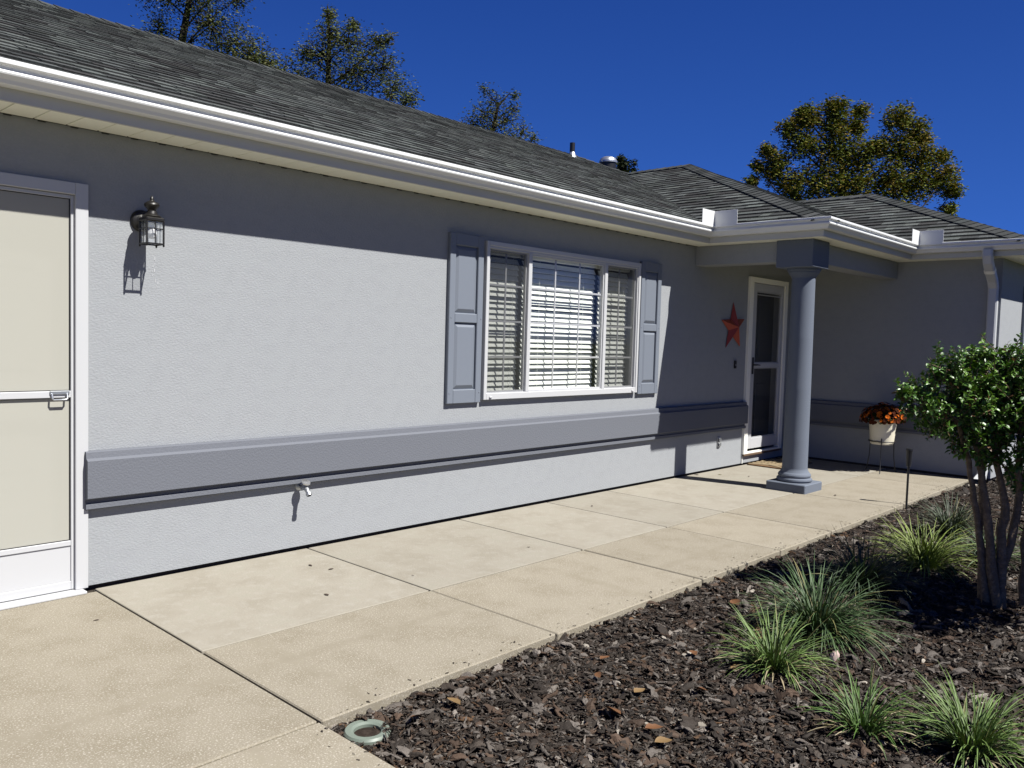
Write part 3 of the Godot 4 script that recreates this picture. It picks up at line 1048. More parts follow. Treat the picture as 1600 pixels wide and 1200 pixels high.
func make_garage_screen():
	var d := node("screen_door", house)
	var mb := MB.new()
	# casing and sill
	mb.box(Vector3(1.060, 0.016, -0.02), Vector3(1.124, 2.154, 0.022), 0.003)
	mb.box(Vector3(-4.06, 2.092, -0.021), Vector3(1.060, 2.154, 0.021), 0.003)
	mb.box(Vector3(-4.06, 0.016, -0.02), Vector3(-4.0, 2.092, 0.022), 0.003)
	obj("casing", mb, M.white, d)
	bx("sill", Vector3(-4.0, 0.0, -0.05), Vector3(1.10, 0.016, 0.075), M.white, d, 0.004)
	for p in 4:
		var x1 := 1.060 - p * 1.26
		var x0 := x1 - 1.255
		var leaf := node("sliding_panel", house)
		mb = MB.new()
		var zf := -0.012 if p % 2 == 0 else -0.04
		frame_ring(mb, x0, x1, 0.02, 2.09, zf - 0.02, zf + 0.014, 0.016, 0.016, 0.045, 0.018, 0.002)
		mb.box(Vector3(x0 + 0.016, 1.040, zf - 0.018), Vector3(x1 - 0.016, 1.076, zf + 0.016), 0.003)
		mb.box(Vector3(x0 + 0.016, 0.255, zf - 0.018), Vector3(x1 - 0.016, 0.282, zf + 0.013), 0.002)
		obj("frame", mb, M.white, leaf)
		bx("kick_plate", Vector3(x0 + 0.015, 0.066, zf - 0.010), Vector3(x1 - 0.015, 0.254, zf + 0.006), M.white, leaf)
		mb = MB.new()
		for r in [[0.282, 1.040], [1.076, 2.072]]:
			mb.box(Vector3(x0 + 0.016, r[0], zf - 0.002), Vector3(x0 + 0.021, r[1], zf + 0.004))
			mb.box(Vector3(x1 - 0.021, r[0], zf - 0.002), Vector3(x1 - 0.016, r[1], zf + 0.004))
			mb.box(Vector3(x0 + 0.021, r[0], zf - 0.002), Vector3(x1 - 0.021, r[0] + 0.004, zf + 0.004))
			mb.box(Vector3(x0 + 0.021, r[1] - 0.004, zf - 0.002), Vector3(x1 - 0.021, r[1], zf + 0.004))
		obj("spline", mb, M.black, leaf)
		for r in [[0.286, 1.036], [1.080, 2.068]]:
			mb = MB.new()
			mb.quad(Vector3(x0 + 0.02, r[0], zf), Vector3(x1 - 0.02, r[0], zf), Vector3(x1 - 0.02, r[1], zf), Vector3(x0 + 0.02, r[1], zf), Vector3.BACK)
			obj("screen_mesh", mb, M.screen, leaf)
		if p == 0:
			mb = MB.new()
			var hx := 0.985
			mb.box(Vector3(hx - 0.045, 1.058, 0.003), Vector3(hx + 0.05, 1.078, 0.012), 0.003)
			mb.tube([Vector3(hx - 0.036, 1.064, 0.012), Vector3(hx - 0.036, 1.040, 0.020), Vector3(hx - 0.030, 1.032, 0.022), Vector3(hx + 0.030, 1.032, 0.022), Vector3(hx + 0.036, 1.040, 0.020), Vector3(hx + 0.036, 1.064, 0.012)], [0.005, 0.005, 0.005, 0.005, 0.005, 0.005], 8)
			obj("handle", mb, M.galv, leaf)
	# sectional door a hand's breadth behind the cloth
	var g := node("garage_door", house)
	for k in 4:
		var y0 := 0.02 + k * 0.53
		mb = MB.new()
		mb.box(Vector3(-4.0, y0, -0.19), Vector3(1.07, y0 + 0.525, -0.15), 0.006)
		obj("section", mb, M.garage, g)
		for j in 8:
			var a := 0.92 - j * 0.62
			bx("raised_panel", Vector3(a - 0.50, y0 + 0.10, -0.151), Vector3(a, y0 + 0.43, -0.138), M.garage, g, 0.010)

func make_front_door():
	var d := node("storm_door", house)
	var mb := MB.new()
	frame_ring(mb, 8.415, 9.405, 0.13, 2.215, -0.03, 0.034, 0.085, 0.085, 0.02, 0.06)
	obj("casing", mb, M.cream, d)
	mb = MB.new()
	mb.box(Vector3(8.415, 0.02, -0.02), Vector3(8.44, 0.13, 0.012))
	obj("corner_bead", mb, M.white_matt, d)
	mb = MB.new()
	frame_ring(mb, 8.505, 9.318, 0.185, 2.150, -0.018, 0.020, 0.105, 0.060, 0.125, 0.095)
	mb.box(Vector3(8.61, 1.152, -0.017), Vector3(9.258, 1.205, 0.020), 0.003)
	obj("frame", mb, M.white, d)
	for r in [[0.31, 1.152], [1.205, 2.055]]:
		mb = MB.new()
		mb.quad(Vector3(8.605, r[0], 0.0), Vector3(9.262, r[0], 0.0), Vector3(9.262, r[1], 0.0), Vector3(8.605, r[1], 0.0), Vector3.BACK)
		obj("pane", mb, M.glass, d)
		mb = MB.new()
		frame_ring(mb, 8.612, 9.256, r[0] + 0.002, r[1] - 0.002, 0.002, 0.010, 0.010, 0.010, 0.010, 0.010, 0.001)
		obj("glazing_bead", mb, M.white, d)
	bx("head_strip", Vector3(8.63, 2.012, 0.003), Vector3(9.24, 2.022, 0.016), M.white, d, 0.002)
	var hd := node("handle", d)
	bx("plate", Vector3(8.545, 1.075, 0.020), Vector3(8.577, 1.275, 0.032), M.black, hd, 0.004)
	mb = MB.new()
	mb.tube([Vector3(8.561, 1.185, 0.03), Vector3(8.561, 1.185, 0.062), Vector3(8.60, 1.186, 0.07), Vector3(8.665, 1.182, 0.066)], [0.009, 0.009, 0.008, 0.007], 8)
	obj("lever", mb, M.black, hd)
	bx("threshold", Vector3(8.42, 0.105, -0.2), Vector3(9.40, 0.129, 0.036), M.brown, d, 0.004)
	bx("inner_door", Vector3(8.47, 0.13, -0.18), Vector3(9.36, 2.19, -0.13), M.interior, d)
	for p in [[8.60, 8.87, 0.35, 0.95], [8.95, 9.22, 0.35, 0.95], [8.60, 8.87, 1.1, 2.0], [8.95, 9.22, 1.1, 2.0]]:
		bx("door_panel", Vector3(p[0], p[2], -0.131), Vector3(p[1], p[3], -0.118), M.interior, d, 0.01)

func make_column():
	var c := node("porch_column", house)
	var o := Vector3(7.36, 0, 1.13)
	bx("plinth", o + Vector3(-0.2, -0.01, -0.2), o + Vector3(0.2, 0.085, 0.2), M.column, c, 0.008)
	var mb := MB.new()
	mb.lathe([[0.150, 0.085], [0.163, 0.090], [0.170, 0.102], [0.168, 0.116], [0.158, 0.126], [0.150, 0.128], [0.150, 0.134], [0.156, 0.140], [0.157, 0.152], [0.150, 0.166], [0.136, 0.180], [0.126, 0.200], [0.122, 0.215]], o, 40)
	obj("base", mb, M.column, c)
	mb = MB.new()
	mb.lathe([[0.121, 0.214], [0.119, 0.5], [0.117, 1.0], [0.114, 1.5], [0.110, 2.085]], o, 40)
	obj("shaft", mb, M.column, c)
	mb = MB.new()
	mb.lathe([[0.110, 2.084], [0.118, 2.100], [0.136, 2.122], [0.146, 2.136], [0.146, 2.146], [0.154, 2.150], [0.158, 2.160], [0.157, 2.176]], o, 40)
	obj("capital", mb, M.column, c)
	bx("abacus", Vector3(7.138, 2.175, 0.940), Vector3(7.512, YS - 0.0005, 1.310), M.column, c, 0.006)

func make_wing_front():
	# window with shutters on the front of the wing, at the edge of the view
	var w := node("window", house)
	var mb := MB.new()
	frame_ring(mb, 11.05, 12.6, 0.94, 2.16, Z2 - 0.05, Z2 + 0.04, 0.04, 0.04, 0.05, 0.04)
	mb.box(Vector3(11.80, 0.99, Z2 - 0.04), Vector3(11.85, 2.12, Z2 + 0.03), 0.003)
	obj("frame", mb, M.white, w)
	mb = MB.new()
	mb.quad(Vector3(11.07, 0.97, Z2 - 0.02), Vector3(12.58, 0.97, Z2 - 0.02), Vector3(12.58, 2.13, Z2 - 0.02), Vector3(11.07, 2.13, Z2 - 0.02), Vector3.BACK)
	obj("pane", mb, M.glass, w)
	bx("blind", Vector3(11.06, 0.96, Z2 - 0.15), Vector3(12.59, 2.15, Z2 - 0.13), M.blind, w)
	shutter(10.70, 11.03, 0.907, 2.197, Z2 + 0.001)
	shutter(12.62, 12.95, 0.907, 2.197, Z2 + 0.001)

# ---------------------------------------------------------------- fixtures
func make_fixtures():
	# wall lantern
	var L := thing("wall_lantern", "dark bronze carriage lantern mounted on the sunlit wall beside the screen door", "wall lamp", Vector3(1.405, 1.98, 0))
	var mb := MB.new()
	mb.lathe([[0.060, 0.0], [0.060, 0.010], [0.052, 0.020], [0.036, 0.026], [0.022, 0.036], [0.0, 0.038]], Vector3(0, 0.02, 0.001), 24, Vector3.BACK)
	obj("backplate", mb, M.bronze, L)
	mb = MB.new()
	mb.tube([Vector3(0, 0.02, 0.02), Vector3(0, 0.024, 0.06), Vector3(0, 0.032, 0.10), Vector3(0, 0.032, 0.135)], [0.016, 0.014, 0.014, 0.016], 10)
	obj("arm", mb, M.bronze, L)
	var c := Vector3(0, 0, 0.135)
	mb = MB.new()
	mb.lathe([[0.046, 0.028], [0.050, 0.034], [0.044, 0.040], [0.030, 0.048], [0.026, 0.062], [0.020, 0.066], [0.022, 0.072], [0.036, 0.086], [0.040, 0.096], [0.037, 0.104], [0.026, 0.112], [0.012, 0.118], [0.008, 0.124], [0.010, 0.130], [0.006, 0.140], [0.0, 0.146]], c, 24)
	obj("cap", mb, M.bronze, L)
	mb = MB.new()
	mb.box(c + Vector3(-0.050, 0.006, -0.050), c + Vector3(0.050, 0.028, 0.050), 0.006)
	obj("lid", mb, M.bronze, L)
	mb = MB.new()
	var h := 0.045
	for x in [-h, h]:
		for z in [-h, h]:
			mb.box(c + Vector3(x - 0.004, -0.118, z - 0.004), c + Vector3(x + 0.004, 0.008, z + 0.004), 0.001)
			mb.lathe([[0.006, -0.118], [0.005, -0.125], [0.0, -0.128]], c + Vector3(x, 0, z), 8)
	for s in [-h, h]:
		mb.box(c + Vector3(-h, -0.116, s - 0.0035), c + Vector3(h, -0.108, s + 0.0035))
		mb.box(c + Vector3(s - 0.0035, -0.1162, -h), c + Vector3(s + 0.0035, -0.1082, h))
		mb.box(c + Vector3(-h, -0.034, s - 0.002), c + Vector3(h, -0.030, s + 0.002))
		mb.box(c + Vector3(s - 0.002, -0.0342, -h), c + Vector3(s + 0.002, -0.0302, h))
		mb.box(c + Vector3(-0.002, -0.110, s - 0.0018), c + Vector3(0.002, 0.006, s + 0.0018))
		mb.box(c + Vector3(s - 0.0018, -0.110, -0.002), c + Vector3(s + 0.0018, 0.006, 0.002))
	obj("cage", mb, M.bronze, L)
	for k in 4:
		mb = MB.new()
		var n := Vector3(0, 0, 1).rotated(Vector3.UP, k * PI / 2)
		var u := Vector3(1, 0, 0).rotated(Vector3.UP, k * PI / 2)
		var m := c + n * (h - 0.005)
		mb.quad(m - u * 0.041 + Vector3(0, -0.110, 0), m + u * 0.041 + Vector3(0, -0.110, 0), m + u * 0.041 + Vector3(0, 0.006, 0), m - u * 0.041 + Vector3(0, 0.006, 0), n)
		obj("pane", mb, M.lamp_glass, L)
	mb = MB.new()
	mb.lathe([[0.012, 0.005], [0.013, -0.02], [0.024, -0.040], [0.027, -0.058], [0.022, -0.076], [0.010, -0.084], [0.0, -0.086]], c, 16)
	obj("bulb", mb, M.white, L)
	# hose bib
	var H := thing("hose_faucet", "small metal outdoor faucet sticking out of the wall below the grey band", "faucet", Vector3(2.425, 0.42, 0))
	mb = MB.new()
	mb.lathe([[0.028, 0.0], [0.028, 0.005], [0.012, 0.008], [0.012, 0.05]], Vector3(0, 0, 0.001), 14, Vector3.BACK)
	mb.tube([Vector3(0, 0, 0.04), Vector3(0, 0.0, 0.075), Vector3(0, -0.012, 0.098), Vector3(0, -0.036, 0.118)], [0.017, 0.018, 0.016, 0.013], 12)
	mb.lathe([[0.018, 0.0], [0.018, 0.018], [0.015, 0.02]], Vector3(0, -0.03, 0.112), 12, Vector3(0, -0.8, 0.6).normalized())
	mb.tube([Vector3(0, 0.0, 0.062), Vector3(0, 0.03, 0.078)], [0.012, 0.008], 10)
	obj("valve_body", mb, M.galv, H)
	mb = MB.new()
	mb.lathe([[0.0, 0.0], [0.026, 0.0], [0.032, 0.004], [0.030, 0.010], [0.016, 0.010], [0.0, 0.012]], Vector3(0, 0.030, 0.078), 12, Vector3(0, 0.8, 0.45).normalized())
	obj("handle_wheel", mb, M.chrome, H)
	# star
	var S := thing("wall_star", "red metal five-pointed star hung on the shaded wall left of the front door", "wall star", Vector3(8.075, 1.615, 0.01))
	mb = MB.new()
	var ring := []
	for k in 10:
		var a := PI / 2 + k * PI / 5 + 0.05
		var r := 0.285 if k % 2 == 0 else 0.112
		ring.append(Vector3(cos(a) * r, sin(a) * r, 0.0))
	for k in 10:
		mb.tri(ring[k], ring[(k + 1) % 10], Vector3(0, 0, 0.075), Vector3.BACK)
		mb.tri(ring[k], ring[(k + 1) % 10], Vector3(0, 0, -0.005), Vector3.FORWARD)
	tag(S, S.get_meta("label"), "wall star")
	obj("star_body", mb, M.star, S)
	# bell
	var D := thing("door_bell", "small black doorbell button on the wall below the red star", "doorbell", Vector3(8.163, 1.19, 0))
	bx("housing", Vector3(-0.02, -0.045, 0.001), Vector3(0.02, 0.045, 0.018), M.black, D, 0.004)
	mb = MB.new()
	mb.lathe([[0.008, 0.0], [0.007, 0.003], [0.0, 0.004]], Vector3(0, -0.005, 0.018), 12, Vector3.BACK)
	obj("button", mb, M.galv, D)
	# outlet
	var O := thing("power_outlet", "small grey weatherproof power outlet low on the wall near the column's shadow", "power outlet", Vector3(7.868, 0.315, 0))
	bx("box", Vector3(-0.035, -0.055, 0.001), Vector3(0.035, 0.055, 0.016), M.white_matt, O, 0.003)
	for s in [-1, 1]:
		mb = MB.new()
		mb.box(Vector3(-0.024, s * 0.025 - 0.02, 0.016), Vector3(0.024, s * 0.025 + 0.02, 0.027), 0.004)
		obj("lid", mb, M.galv, O)
		mb = MB.new()
		mb.box(Vector3(-0.034, s * 0.025 - 0.018, 0.0162), Vector3(-0.026, s * 0.025 + 0.018, 0.022))
		obj("hinge", mb, M.black, O)
	# door mat with a lattice
	var T := thing("door_mat", "brown coir doormat with pale lattice pattern in front of the door", "doormat", Vector3(8.90, 0.001, 0.26))
	bx("pad", Vector3(-0.40, 0, -0.225), Vector3(0.40, 0.014, 0.225), mat(Color(0.10, 0.055, 0.022), 1.0), T, 0.004)
	mb = MB.new()
	for k in 7:
		var x := -0.36 + k * 0.12
		for s in [-1.0, 1.0]:
			mb.tube([Vector3(clampf(x - 0.17 * s, -0.39, 0.39), 0.014, -0.21), Vector3(clampf(x + 0.17 * s, -0.39, 0.39), 0.014, 0.21)], [0.012, 0.012], 5)
	obj("lattice", mb, mat(Color(0.19, 0.145, 0.085), 1.0), T)
	# stake light at the edge of the walk
	var K := thing("path_stake", "slim black stake with thick cylindrical head standing at the walkway edge", "path light", Vector3(7.45, -0.05, 2.165))
	mb = MB.new()
	mb.lathe([[0.010, 0.0], [0.010, 0.42]], Vector3.ZERO, 10)
	obj("pole", mb, M.black, K)
	mb = MB.new()
	mb.lathe([[0.010, 0.40], [0.020, 0.405], [0.026, 0.53], [0.030, 0.55], [0.029, 0.565], [0.0, 0.572]], Vector3.ZERO, 16)
	obj("head", mb, M.black, K)
	# drain
	var P := thing("drain_pipe", "pale green plastic drain pipe end set flush in mulch beside the driveway corner", "drain pipe", Vector3(1.275, -0.052, 2.27))
	mb = MB.new()
	mb.lathe([[0.088, 0.0], [0.086, 0.022], [0.080, 0.030], [0.060, 0.030], [0.050, 0.024], [0.047, -0.03]], Vector3.ZERO, 32)
	obj("rim", mb, M.pvc, P)
	mb = MB.new()
	mb.lathe([[0.053, -0.004], [0.0, -0.004]], Vector3.ZERO, 16)
	obj("soil", mb, M.soil, P)

func make_planter():
	var at := Vector3(9.31, 0, 1.285)
	var S := thing("plant_stand", "thin black wire plant stand under the cream pot on the porch", "plant stand", at)
	var mb := MB.new()
	var ringp := []
	var rad := []
	for k in 25:
		ringp.append(Vector3(cos(k * TAU / 24) * 0.142, 0.36, sin(k * TAU / 24) * 0.142))
		rad.append(0.006)
	mb.tube(ringp, rad, 6, false)
	obj("ring", mb, M.black, S)
	for k in 3:
		var a := k * TAU / 3 + 0.75
		var d := Vector3(cos(a), 0, sin(a))
		mb = MB.new()
		mb.tube([d * 0.142 + Vector3(0, 0.40, 0), d * 0.143 + Vector3(0, 0.34, 0), d * 0.15 + Vector3(0, 0.18, 0), d * 0.175 + Vector3(0, 0.02, 0), d * 0.19 + Vector3(0, 0.005, 0)], [0.006, 0.006, 0.006, 0.006, 0.006], 6)
		mb.tube([d * 0.142 + Vector3(0, 0.325, 0), Vector3(0, 0.318, 0)], [0.005, 0.005], 6)
		obj("leg", mb, M.black, S)
	var P := thing("flower_pot", "cream round flower pot resting in a wire stand by the shaded wall", "flower pot", at + Vector3(0, 0.325, 0))
	mb = MB.new()
	mb.lathe([[0.0, 0.0], [0.118, 0.0], [0.124, 0.01], [0.150, 0.255], [0.158, 0.258], [0.160, 0.285], [0.154, 0.29], [0.146, 0.286], [0.142, 0.25]], Vector3.ZERO, 36)
	obj("bowl", mb, M.pot, P)
	mb = MB.new()
	mb.lathe([[0.144, 0.25], [0.0, 0.256]], Vector3.ZERO, 20)
	obj("soil", mb, M.soil, P)
	var F := thing("mum_plant", "bushy plant with orange-red flowers filling the cream pot", "flowers", at + Vector3(0, 0.575, 0))
	var rng := RandomNumberGenerator.new()
	rng.seed = 8
	var leaves := []
	var lc := []
	var flowers := []
	var fc := []
	for i in 900:
		var d := Vector3(rng.randfn(), absf(rng.randfn()) * 0.8, rng.randfn()).normalized()
		var r := pow(rng.randf(), 0.5)
		var p := Vector3(d.x * 0.235, d.y * 0.21, d.z * 0.235) * r
		leaves.append(Transform3D(rand_basis(rng) * Basis.from_scale(Vector3.ONE * rng.randf_range(0.025, 0.045)), p))
		var g := rng.randf_range(0.6, 1.3)
		lc.append(Color(0.018 * g, 0.028 * g, 0.008 * g))
	for i in 300:
		var d := Vector3(rng.randfn(), absf(rng.randfn()) * 0.9, rng.randfn()).normalized()
		var p := Vector3(d.x * 0.25, d.y * 0.225, d.z * 0.25) * rng.randf_range(0.85, 1.02)
		var up := d
		var side := up.cross(Vector3(0.3, 0.2, 0.9)).normalized()
		flowers.append(Transform3D(Basis(side, up, side.cross(up)) * Basis.from_scale(Vector3.ONE * rng.randf_range(0.016, 0.028)), p))
		var t := rng.randf()
		fc.append(Color(0.50, 0.12, 0.012) if t < 0.3 else Color(0.16, 0.035, 0.010).lerp(Color(0.04, 0.012, 0.006), t))
	mb = MB.new()
	for k in 7:
		var a := k * TAU / 7
		mb.tube([Vector3.ZERO, Vector3(cos(a) * 0.10, 0.10, sin(a) * 0.10)], [0.005, 0.003], 5)
	obj("stem", mb, mat(Color(0.04, 0.05, 0.02), 0.8), F)
	scatter("leaves", leaf_mesh(0.55), leaves, lc, M.leaf, F)
	scatter("blossoms", blossom_mesh(), flowers, fc, M.leaf, F)

func blossom_mesh() -> ArrayMesh:
	var mb := MB.new()
	for k in 9:
		var a := k * TAU / 9
		var b := a + 0.5
		var c := a - 0.5
		mb.tri(Vector3(0, 0.1, 0), Vector3(cos(b) * 0.75, 0.35, sin(b) * 0.75), Vector3(cos(a), 0.3, sin(a)), Vector3.UP)
		mb.tri(Vector3(0, 0.1, 0), Vector3(cos(a), 0.3, sin(a)), Vector3(cos(c) * 0.75, 0.35, sin(c) * 0.75), Vector3.UP)
	return mb.done()

# ---------------------------------------------------------------- plants
func rand_basis(rng: RandomNumberGenerator) -> Basis:
	return Basis(Vector3.UP, rng.randf() * TAU) * Basis(Vector3.RIGHT, rng.randf_range(-1.3, 1.3)) * Basis(Vector3.BACK, rng.randf_range(-0.6, 0.6))

func leaf_mesh(w: float) -> ArrayMesh:
	# length 1 along x, folded along the midrib and drooping at the tip
	var mb := MB.new()
	var mid := [Vector3(0, 0, 0), Vector3(0.4, 0.05, 0), Vector3(0.75, 0.02, 0), Vector3(1.0, -0.08, 0)]
	var wid := [0.03, 0.5, 0.36, 0.0]
	for s in [-1.0, 1.0]:
		for i in 3:
			var a: Vector3 = mid[i]
			var b: Vector3 = mid[i + 1]
			var a2 := a + Vector3(0, 0.10 * wid[i], s * wid[i] * w)
			var b2 := b + Vector3(0, 0.10 * wid[i + 1], s * wid[i + 1] * w)
			mb.quad(a, b, b2, a2, Vector3.UP)
	return mb.done()

func limb(mb: MB, rng: RandomNumberGenerator, a: Vector3, b: Vector3, r0: float, r1: float, segs := 6):
	var pts := []
	var rad := []
	var bend := Vector3(rng.randfn(), rng.randfn() * 0.5, rng.randfn()) * a.distance_to(b) * 0.08
	for i in segs + 1:
		var t := float(i) / segs
		pts.append(a.lerp(b, t) + bend * sin(t * PI) + Vector3(rng.randfn(), rng.randfn(), rng.randfn()) * r0 * 0.25 * (1.0 if i > 0 and i < segs else 0.0))
		rad.append(lerpf(r0, r1, t))
	mb.tube(pts, rad, 7, false)

# a crown of leaf sprays around each lobe; every lobe hangs on a limb of its own
func tree(called: String, label: String, base: Vector3, trunk: Array, r0: float, lobes: Array, per: float, leaf: float, cols: Array, seed_: int, fill := 0.5, thin := 0.0):
	var T := thing(called, label, "tree", base)
	var rng := RandomNumberGenerator.new()
	rng.seed = seed_
	var mb := MB.new()
	var pts := []
	var rad := []
	for i in trunk.size():
		pts.append(trunk[i] - base)
		rad.append(lerpf(r0, r0 * 0.12, float(i) / (trunk.size() - 1)))
	mb.tube(pts, rad, 9)
	obj("trunk", mb, M.oak_bark, T)
	var limbs := MB.new()
	var twigs := MB.new()
	var places := []
	var colors := []
	for L in lobes:
		var c := Vector3(L[0], L[1], L[2]) - base
		var r: float = L[3] * 1.08
		var near: Vector3 = pts[0]
		var best := 1e9
		for i in pts.size() - 1:
			for t in [0.0, 0.2, 0.4, 0.6, 0.8, 1.0]:
				var q: Vector3 = pts[i].lerp(pts[i + 1], t)
				var flat_d := Vector2(q.x - c.x, q.z - c.z).length()
				var cost := q.distance_to(c) + 3.0 * maxf(0.0, q.y - (c.y - 0.9 * flat_d))
				if cost < best:
					best = cost
					near = q
		limb(limbs, rng, near, c, r0 * 0.16, 0.007, 6)
		var sprays := int(24 + r * r * 420.0)
		for s in sprays:
			var d := Vector3(rng.randfn(), rng.randfn(), rng.randfn()).normalized()
			var tip := c + d * r * pow(rng.randf(), fill) * Vector3(1, 0.95, 1)
			var start := c + d * r * 0.1
			if s % 4 == 0:
				limb(twigs, rng, start, tip + d * r * 0.15, 0.010, 0.003, 3)
			var hue := rng.randf()
			var n := int(per * rng.randf_range(0.3, 1.7) * (1.0 - thin * rng.randf()))
			for k in n:
				var p := tip + Vector3(rng.randfn(), rng.randfn(), rng.randfn()) * (r * 0.14 + 0.03)
				var sz := leaf * rng.randf_range(0.6, 1.35)
				places.append(Transform3D(rand_basis(rng) * Basis.from_scale(Vector3.ONE * sz), p))
				var ci := clampi(int((hue * 0.7 + rng.randf() * 0.3) * cols.size()), 0, cols.size() - 1)
				var g := rng.randf_range(0.7, 1.35)
				var col: Color = cols[ci] * g
				col.a = 1.0
				colors.append(col)
	obj("limbs", limbs, M.oak_bark, T)
	obj("twigs", twigs, M.oak_bark, T).set_meta("kind", "stuff")
	scatter("crown", leaf_mesh(0.42), places, colors, M.leaf, T)

func make_trees():
	var oak := [Color(0.0476, 0.0635, 0.0203), Color(0.0672, 0.0828, 0.0290), Color(0.1036, 0.1132, 0.0522), Color(0.0728, 0.0690, 0.0290)]
	tree("oak_tree", "sparse dark oak rising behind the left part of the roof", Vector3(6.4, -0.16, -10.3), [Vector3(6.4, -0.2, -10.3), Vector3(6.42, 5.62, -10.25), Vector3(6.46, 6.66, -10.29), Vector3(6.59, 7.59, -10.22), Vector3(6.69, 8.6, -10.19)], 0.12,
		[[6.2, 7.57, -10.64, 0.46], [6.59, 7.47, -10.21, 0.58], [6.82, 6.91, -9.92, 0.50], [7.09, 6.55, -9.61, 0.44], [6.18, 6.82, -10.6, 0.29], [7.32, 6.33, -9.34, 0.40], [7.05, 6.2, -9.6, 0.4], [7.5, 6.2, -9.2, 0.3], [6.49, 6.37, -10.23, 0.40], [6.77, 8.4, -10.1, 0.87], [5.98, 8.26, -10.93, 0.64], [7.39, 8.08, -9.4, 0.46], [7.15, 7.4, -9.62, 0.22], [6.92, 6.28, -9.76, 0.35], [6.0, 6.6, -10.7, 0.16]], 10.5, 0.052, oak, 21, 0.55)
	tree("oak_tree", "open-crowned dark oak standing tallest above the middle of the roof ridge", Vector3(8.8, -0.16, -9.1), [Vector3(8.8, -0.2, -9.1), Vector3(8.79, 4.63, -9.1), Vector3(8.82, 5.98, -9.18), Vector3(8.86, 7.09, -9.22), Vector3(8.85, 7.71, -9.28)], 0.11,
		[[9.11, 6.98, -8.94, 0.46], [8.77, 6.72, -9.28, 0.44], [9.23, 6.47, -8.77, 0.50], [9.57, 6.57, -8.42, 0.33], [9.66, 6.08, -8.28, 0.40], [8.55, 6.24, -9.48, 0.40], [8.86, 7.2, -9.2, 0.28], [9.49, 7.0, -8.54, 0.19], [8.22, 6.40, -9.86, 0.36], [7.93, 6.4, -10.18, 0.32], [9.89, 5.96, -8.02, 0.22], [8.86, 7.55, -9.26, 0.12], [8.55, 6.8, -9.56, 0.2], [9.17, 7.35, -8.92, 0.10], [9.64, 7.1, -8.39, 0.12], [9.05, 5.99, -8.92, 0.49], [8.3, 6.05, -9.7, 0.36], [7.7, 6.25, -10.0, 0.32], [7.95, 6.0, -9.9, 0.36]], 10.5, 0.054, oak, 22, 0.55)
	tree("small_tree", "small sparse twiggy tree peeking over the ridge left of the black vent pipe", Vector3(13.8, -0.16, -9.7), [Vector3(13.8, -0.2, -9.7), Vector3(13.78, 4.92, -9.65), Vector3(13.83, 6.23, -9.69), Vector3(13.96, 7.0, -9.63), Vector3(14.15, 7.3, -9.45)], 0.10,
		[[13.76, 6.8, -9.81, 0.40], [14.05, 6.63, -9.49, 0.40], [14.19, 6.95, -9.38, 0.20], [13.93, 7.12, -9.67, 0.26], [13.53, 6.57, -10.05, 0.28], [14.37, 6.44, -9.14, 0.20], [14.25, 7.28, -9.34, 0.10], [13.81, 6.39, -9.73, 0.40], [14.17, 6.25, -9.33, 0.31], [13.74, 7.4, -9.89, 0.12], [14.3, 6.05, -9.2, 0.28], [14.55, 6.25, -8.95, 0.14], [13.3, 6.35, -10.3, 0.2]], 7.0, 0.060, oak, 23, 0.6, 0.5)
	var rust := [Color(0.0506, 0.0690, 0.0138), Color(0.0782, 0.0966, 0.0184), Color(0.1035, 0.1104, 0.0207), Color(0.1380, 0.1012, 0.0207), Color(0.0862, 0.0920, 0.0230)]
	tree("maple_tree", "large round-topped tree turning rusty brown behind the porch roofs", Vector3(19.6, -0.16, -3.3), [Vector3(19.6, -0.2, -3.3), Vector3(19.59, 2.88, -3.25), Vector3(19.62, 4.34, -3.34), Vector3(19.59, 5.44, -3.46), Vector3(19.57, 6.53, -3.58)], 0.2,
		[[19.05, 6.95, -4.16, 0.29], [19.53, 7.19, -3.67, 0.26], [19.52, 6.78, -3.64, 0.31], [19.95, 7.1, -3.21, 0.17], [19.87, 6.76, -3.27, 0.17], [20.55, 6.97, -2.56, 0.33], [20.82, 6.69, -2.24, 0.28], [18.74, 6.64, -4.47, 0.24], [18.99, 6.32, -4.18, 0.37], [19.46, 6.23, -3.67, 0.46], [19.86, 6.1, -3.23, 0.40], [20.19, 6.26, -2.89, 0.27], [20.56, 6.21, -2.48, 0.40], [20.93, 6.04, -2.07, 0.37], [21.23, 6.09, -1.75, 0.14], [21.22, 5.58, -1.72, 0.36], [21.42, 5.29, -1.49, 0.18], [20.84, 5.41, -2.12, 0.44], [20.35, 5.47, -2.66, 0.48], [19.72, 5.44, -3.32, 0.48], [19.22, 5.42, -3.86, 0.48], [18.72, 5.33, -4.39, 0.33], [18.55, 5.87, -4.61, 0.26], [18.38, 6.08, -4.81, 0.15], [18.47, 5.57, -4.67, 0.26], [18.22, 5.74, -4.95, 0.13], [18.09, 5.34, -5.06, 0.13], [18.78, 4.96, -4.29, 0.26], [21.33, 4.81, -1.55, 0.15], [18.98, 7.0, -4.25, 0.16], [20.97, 6.5, -2.08, 0.13], [19.6, 4.8, -3.4, 0.5], [20.3, 4.8, -2.7, 0.5]], 20.0, 0.078, rust, 24, 0.42)
	var dk := [Color(0.015, 0.0225, 0.012), Color(0.0263, 0.0315, 0.0165)]
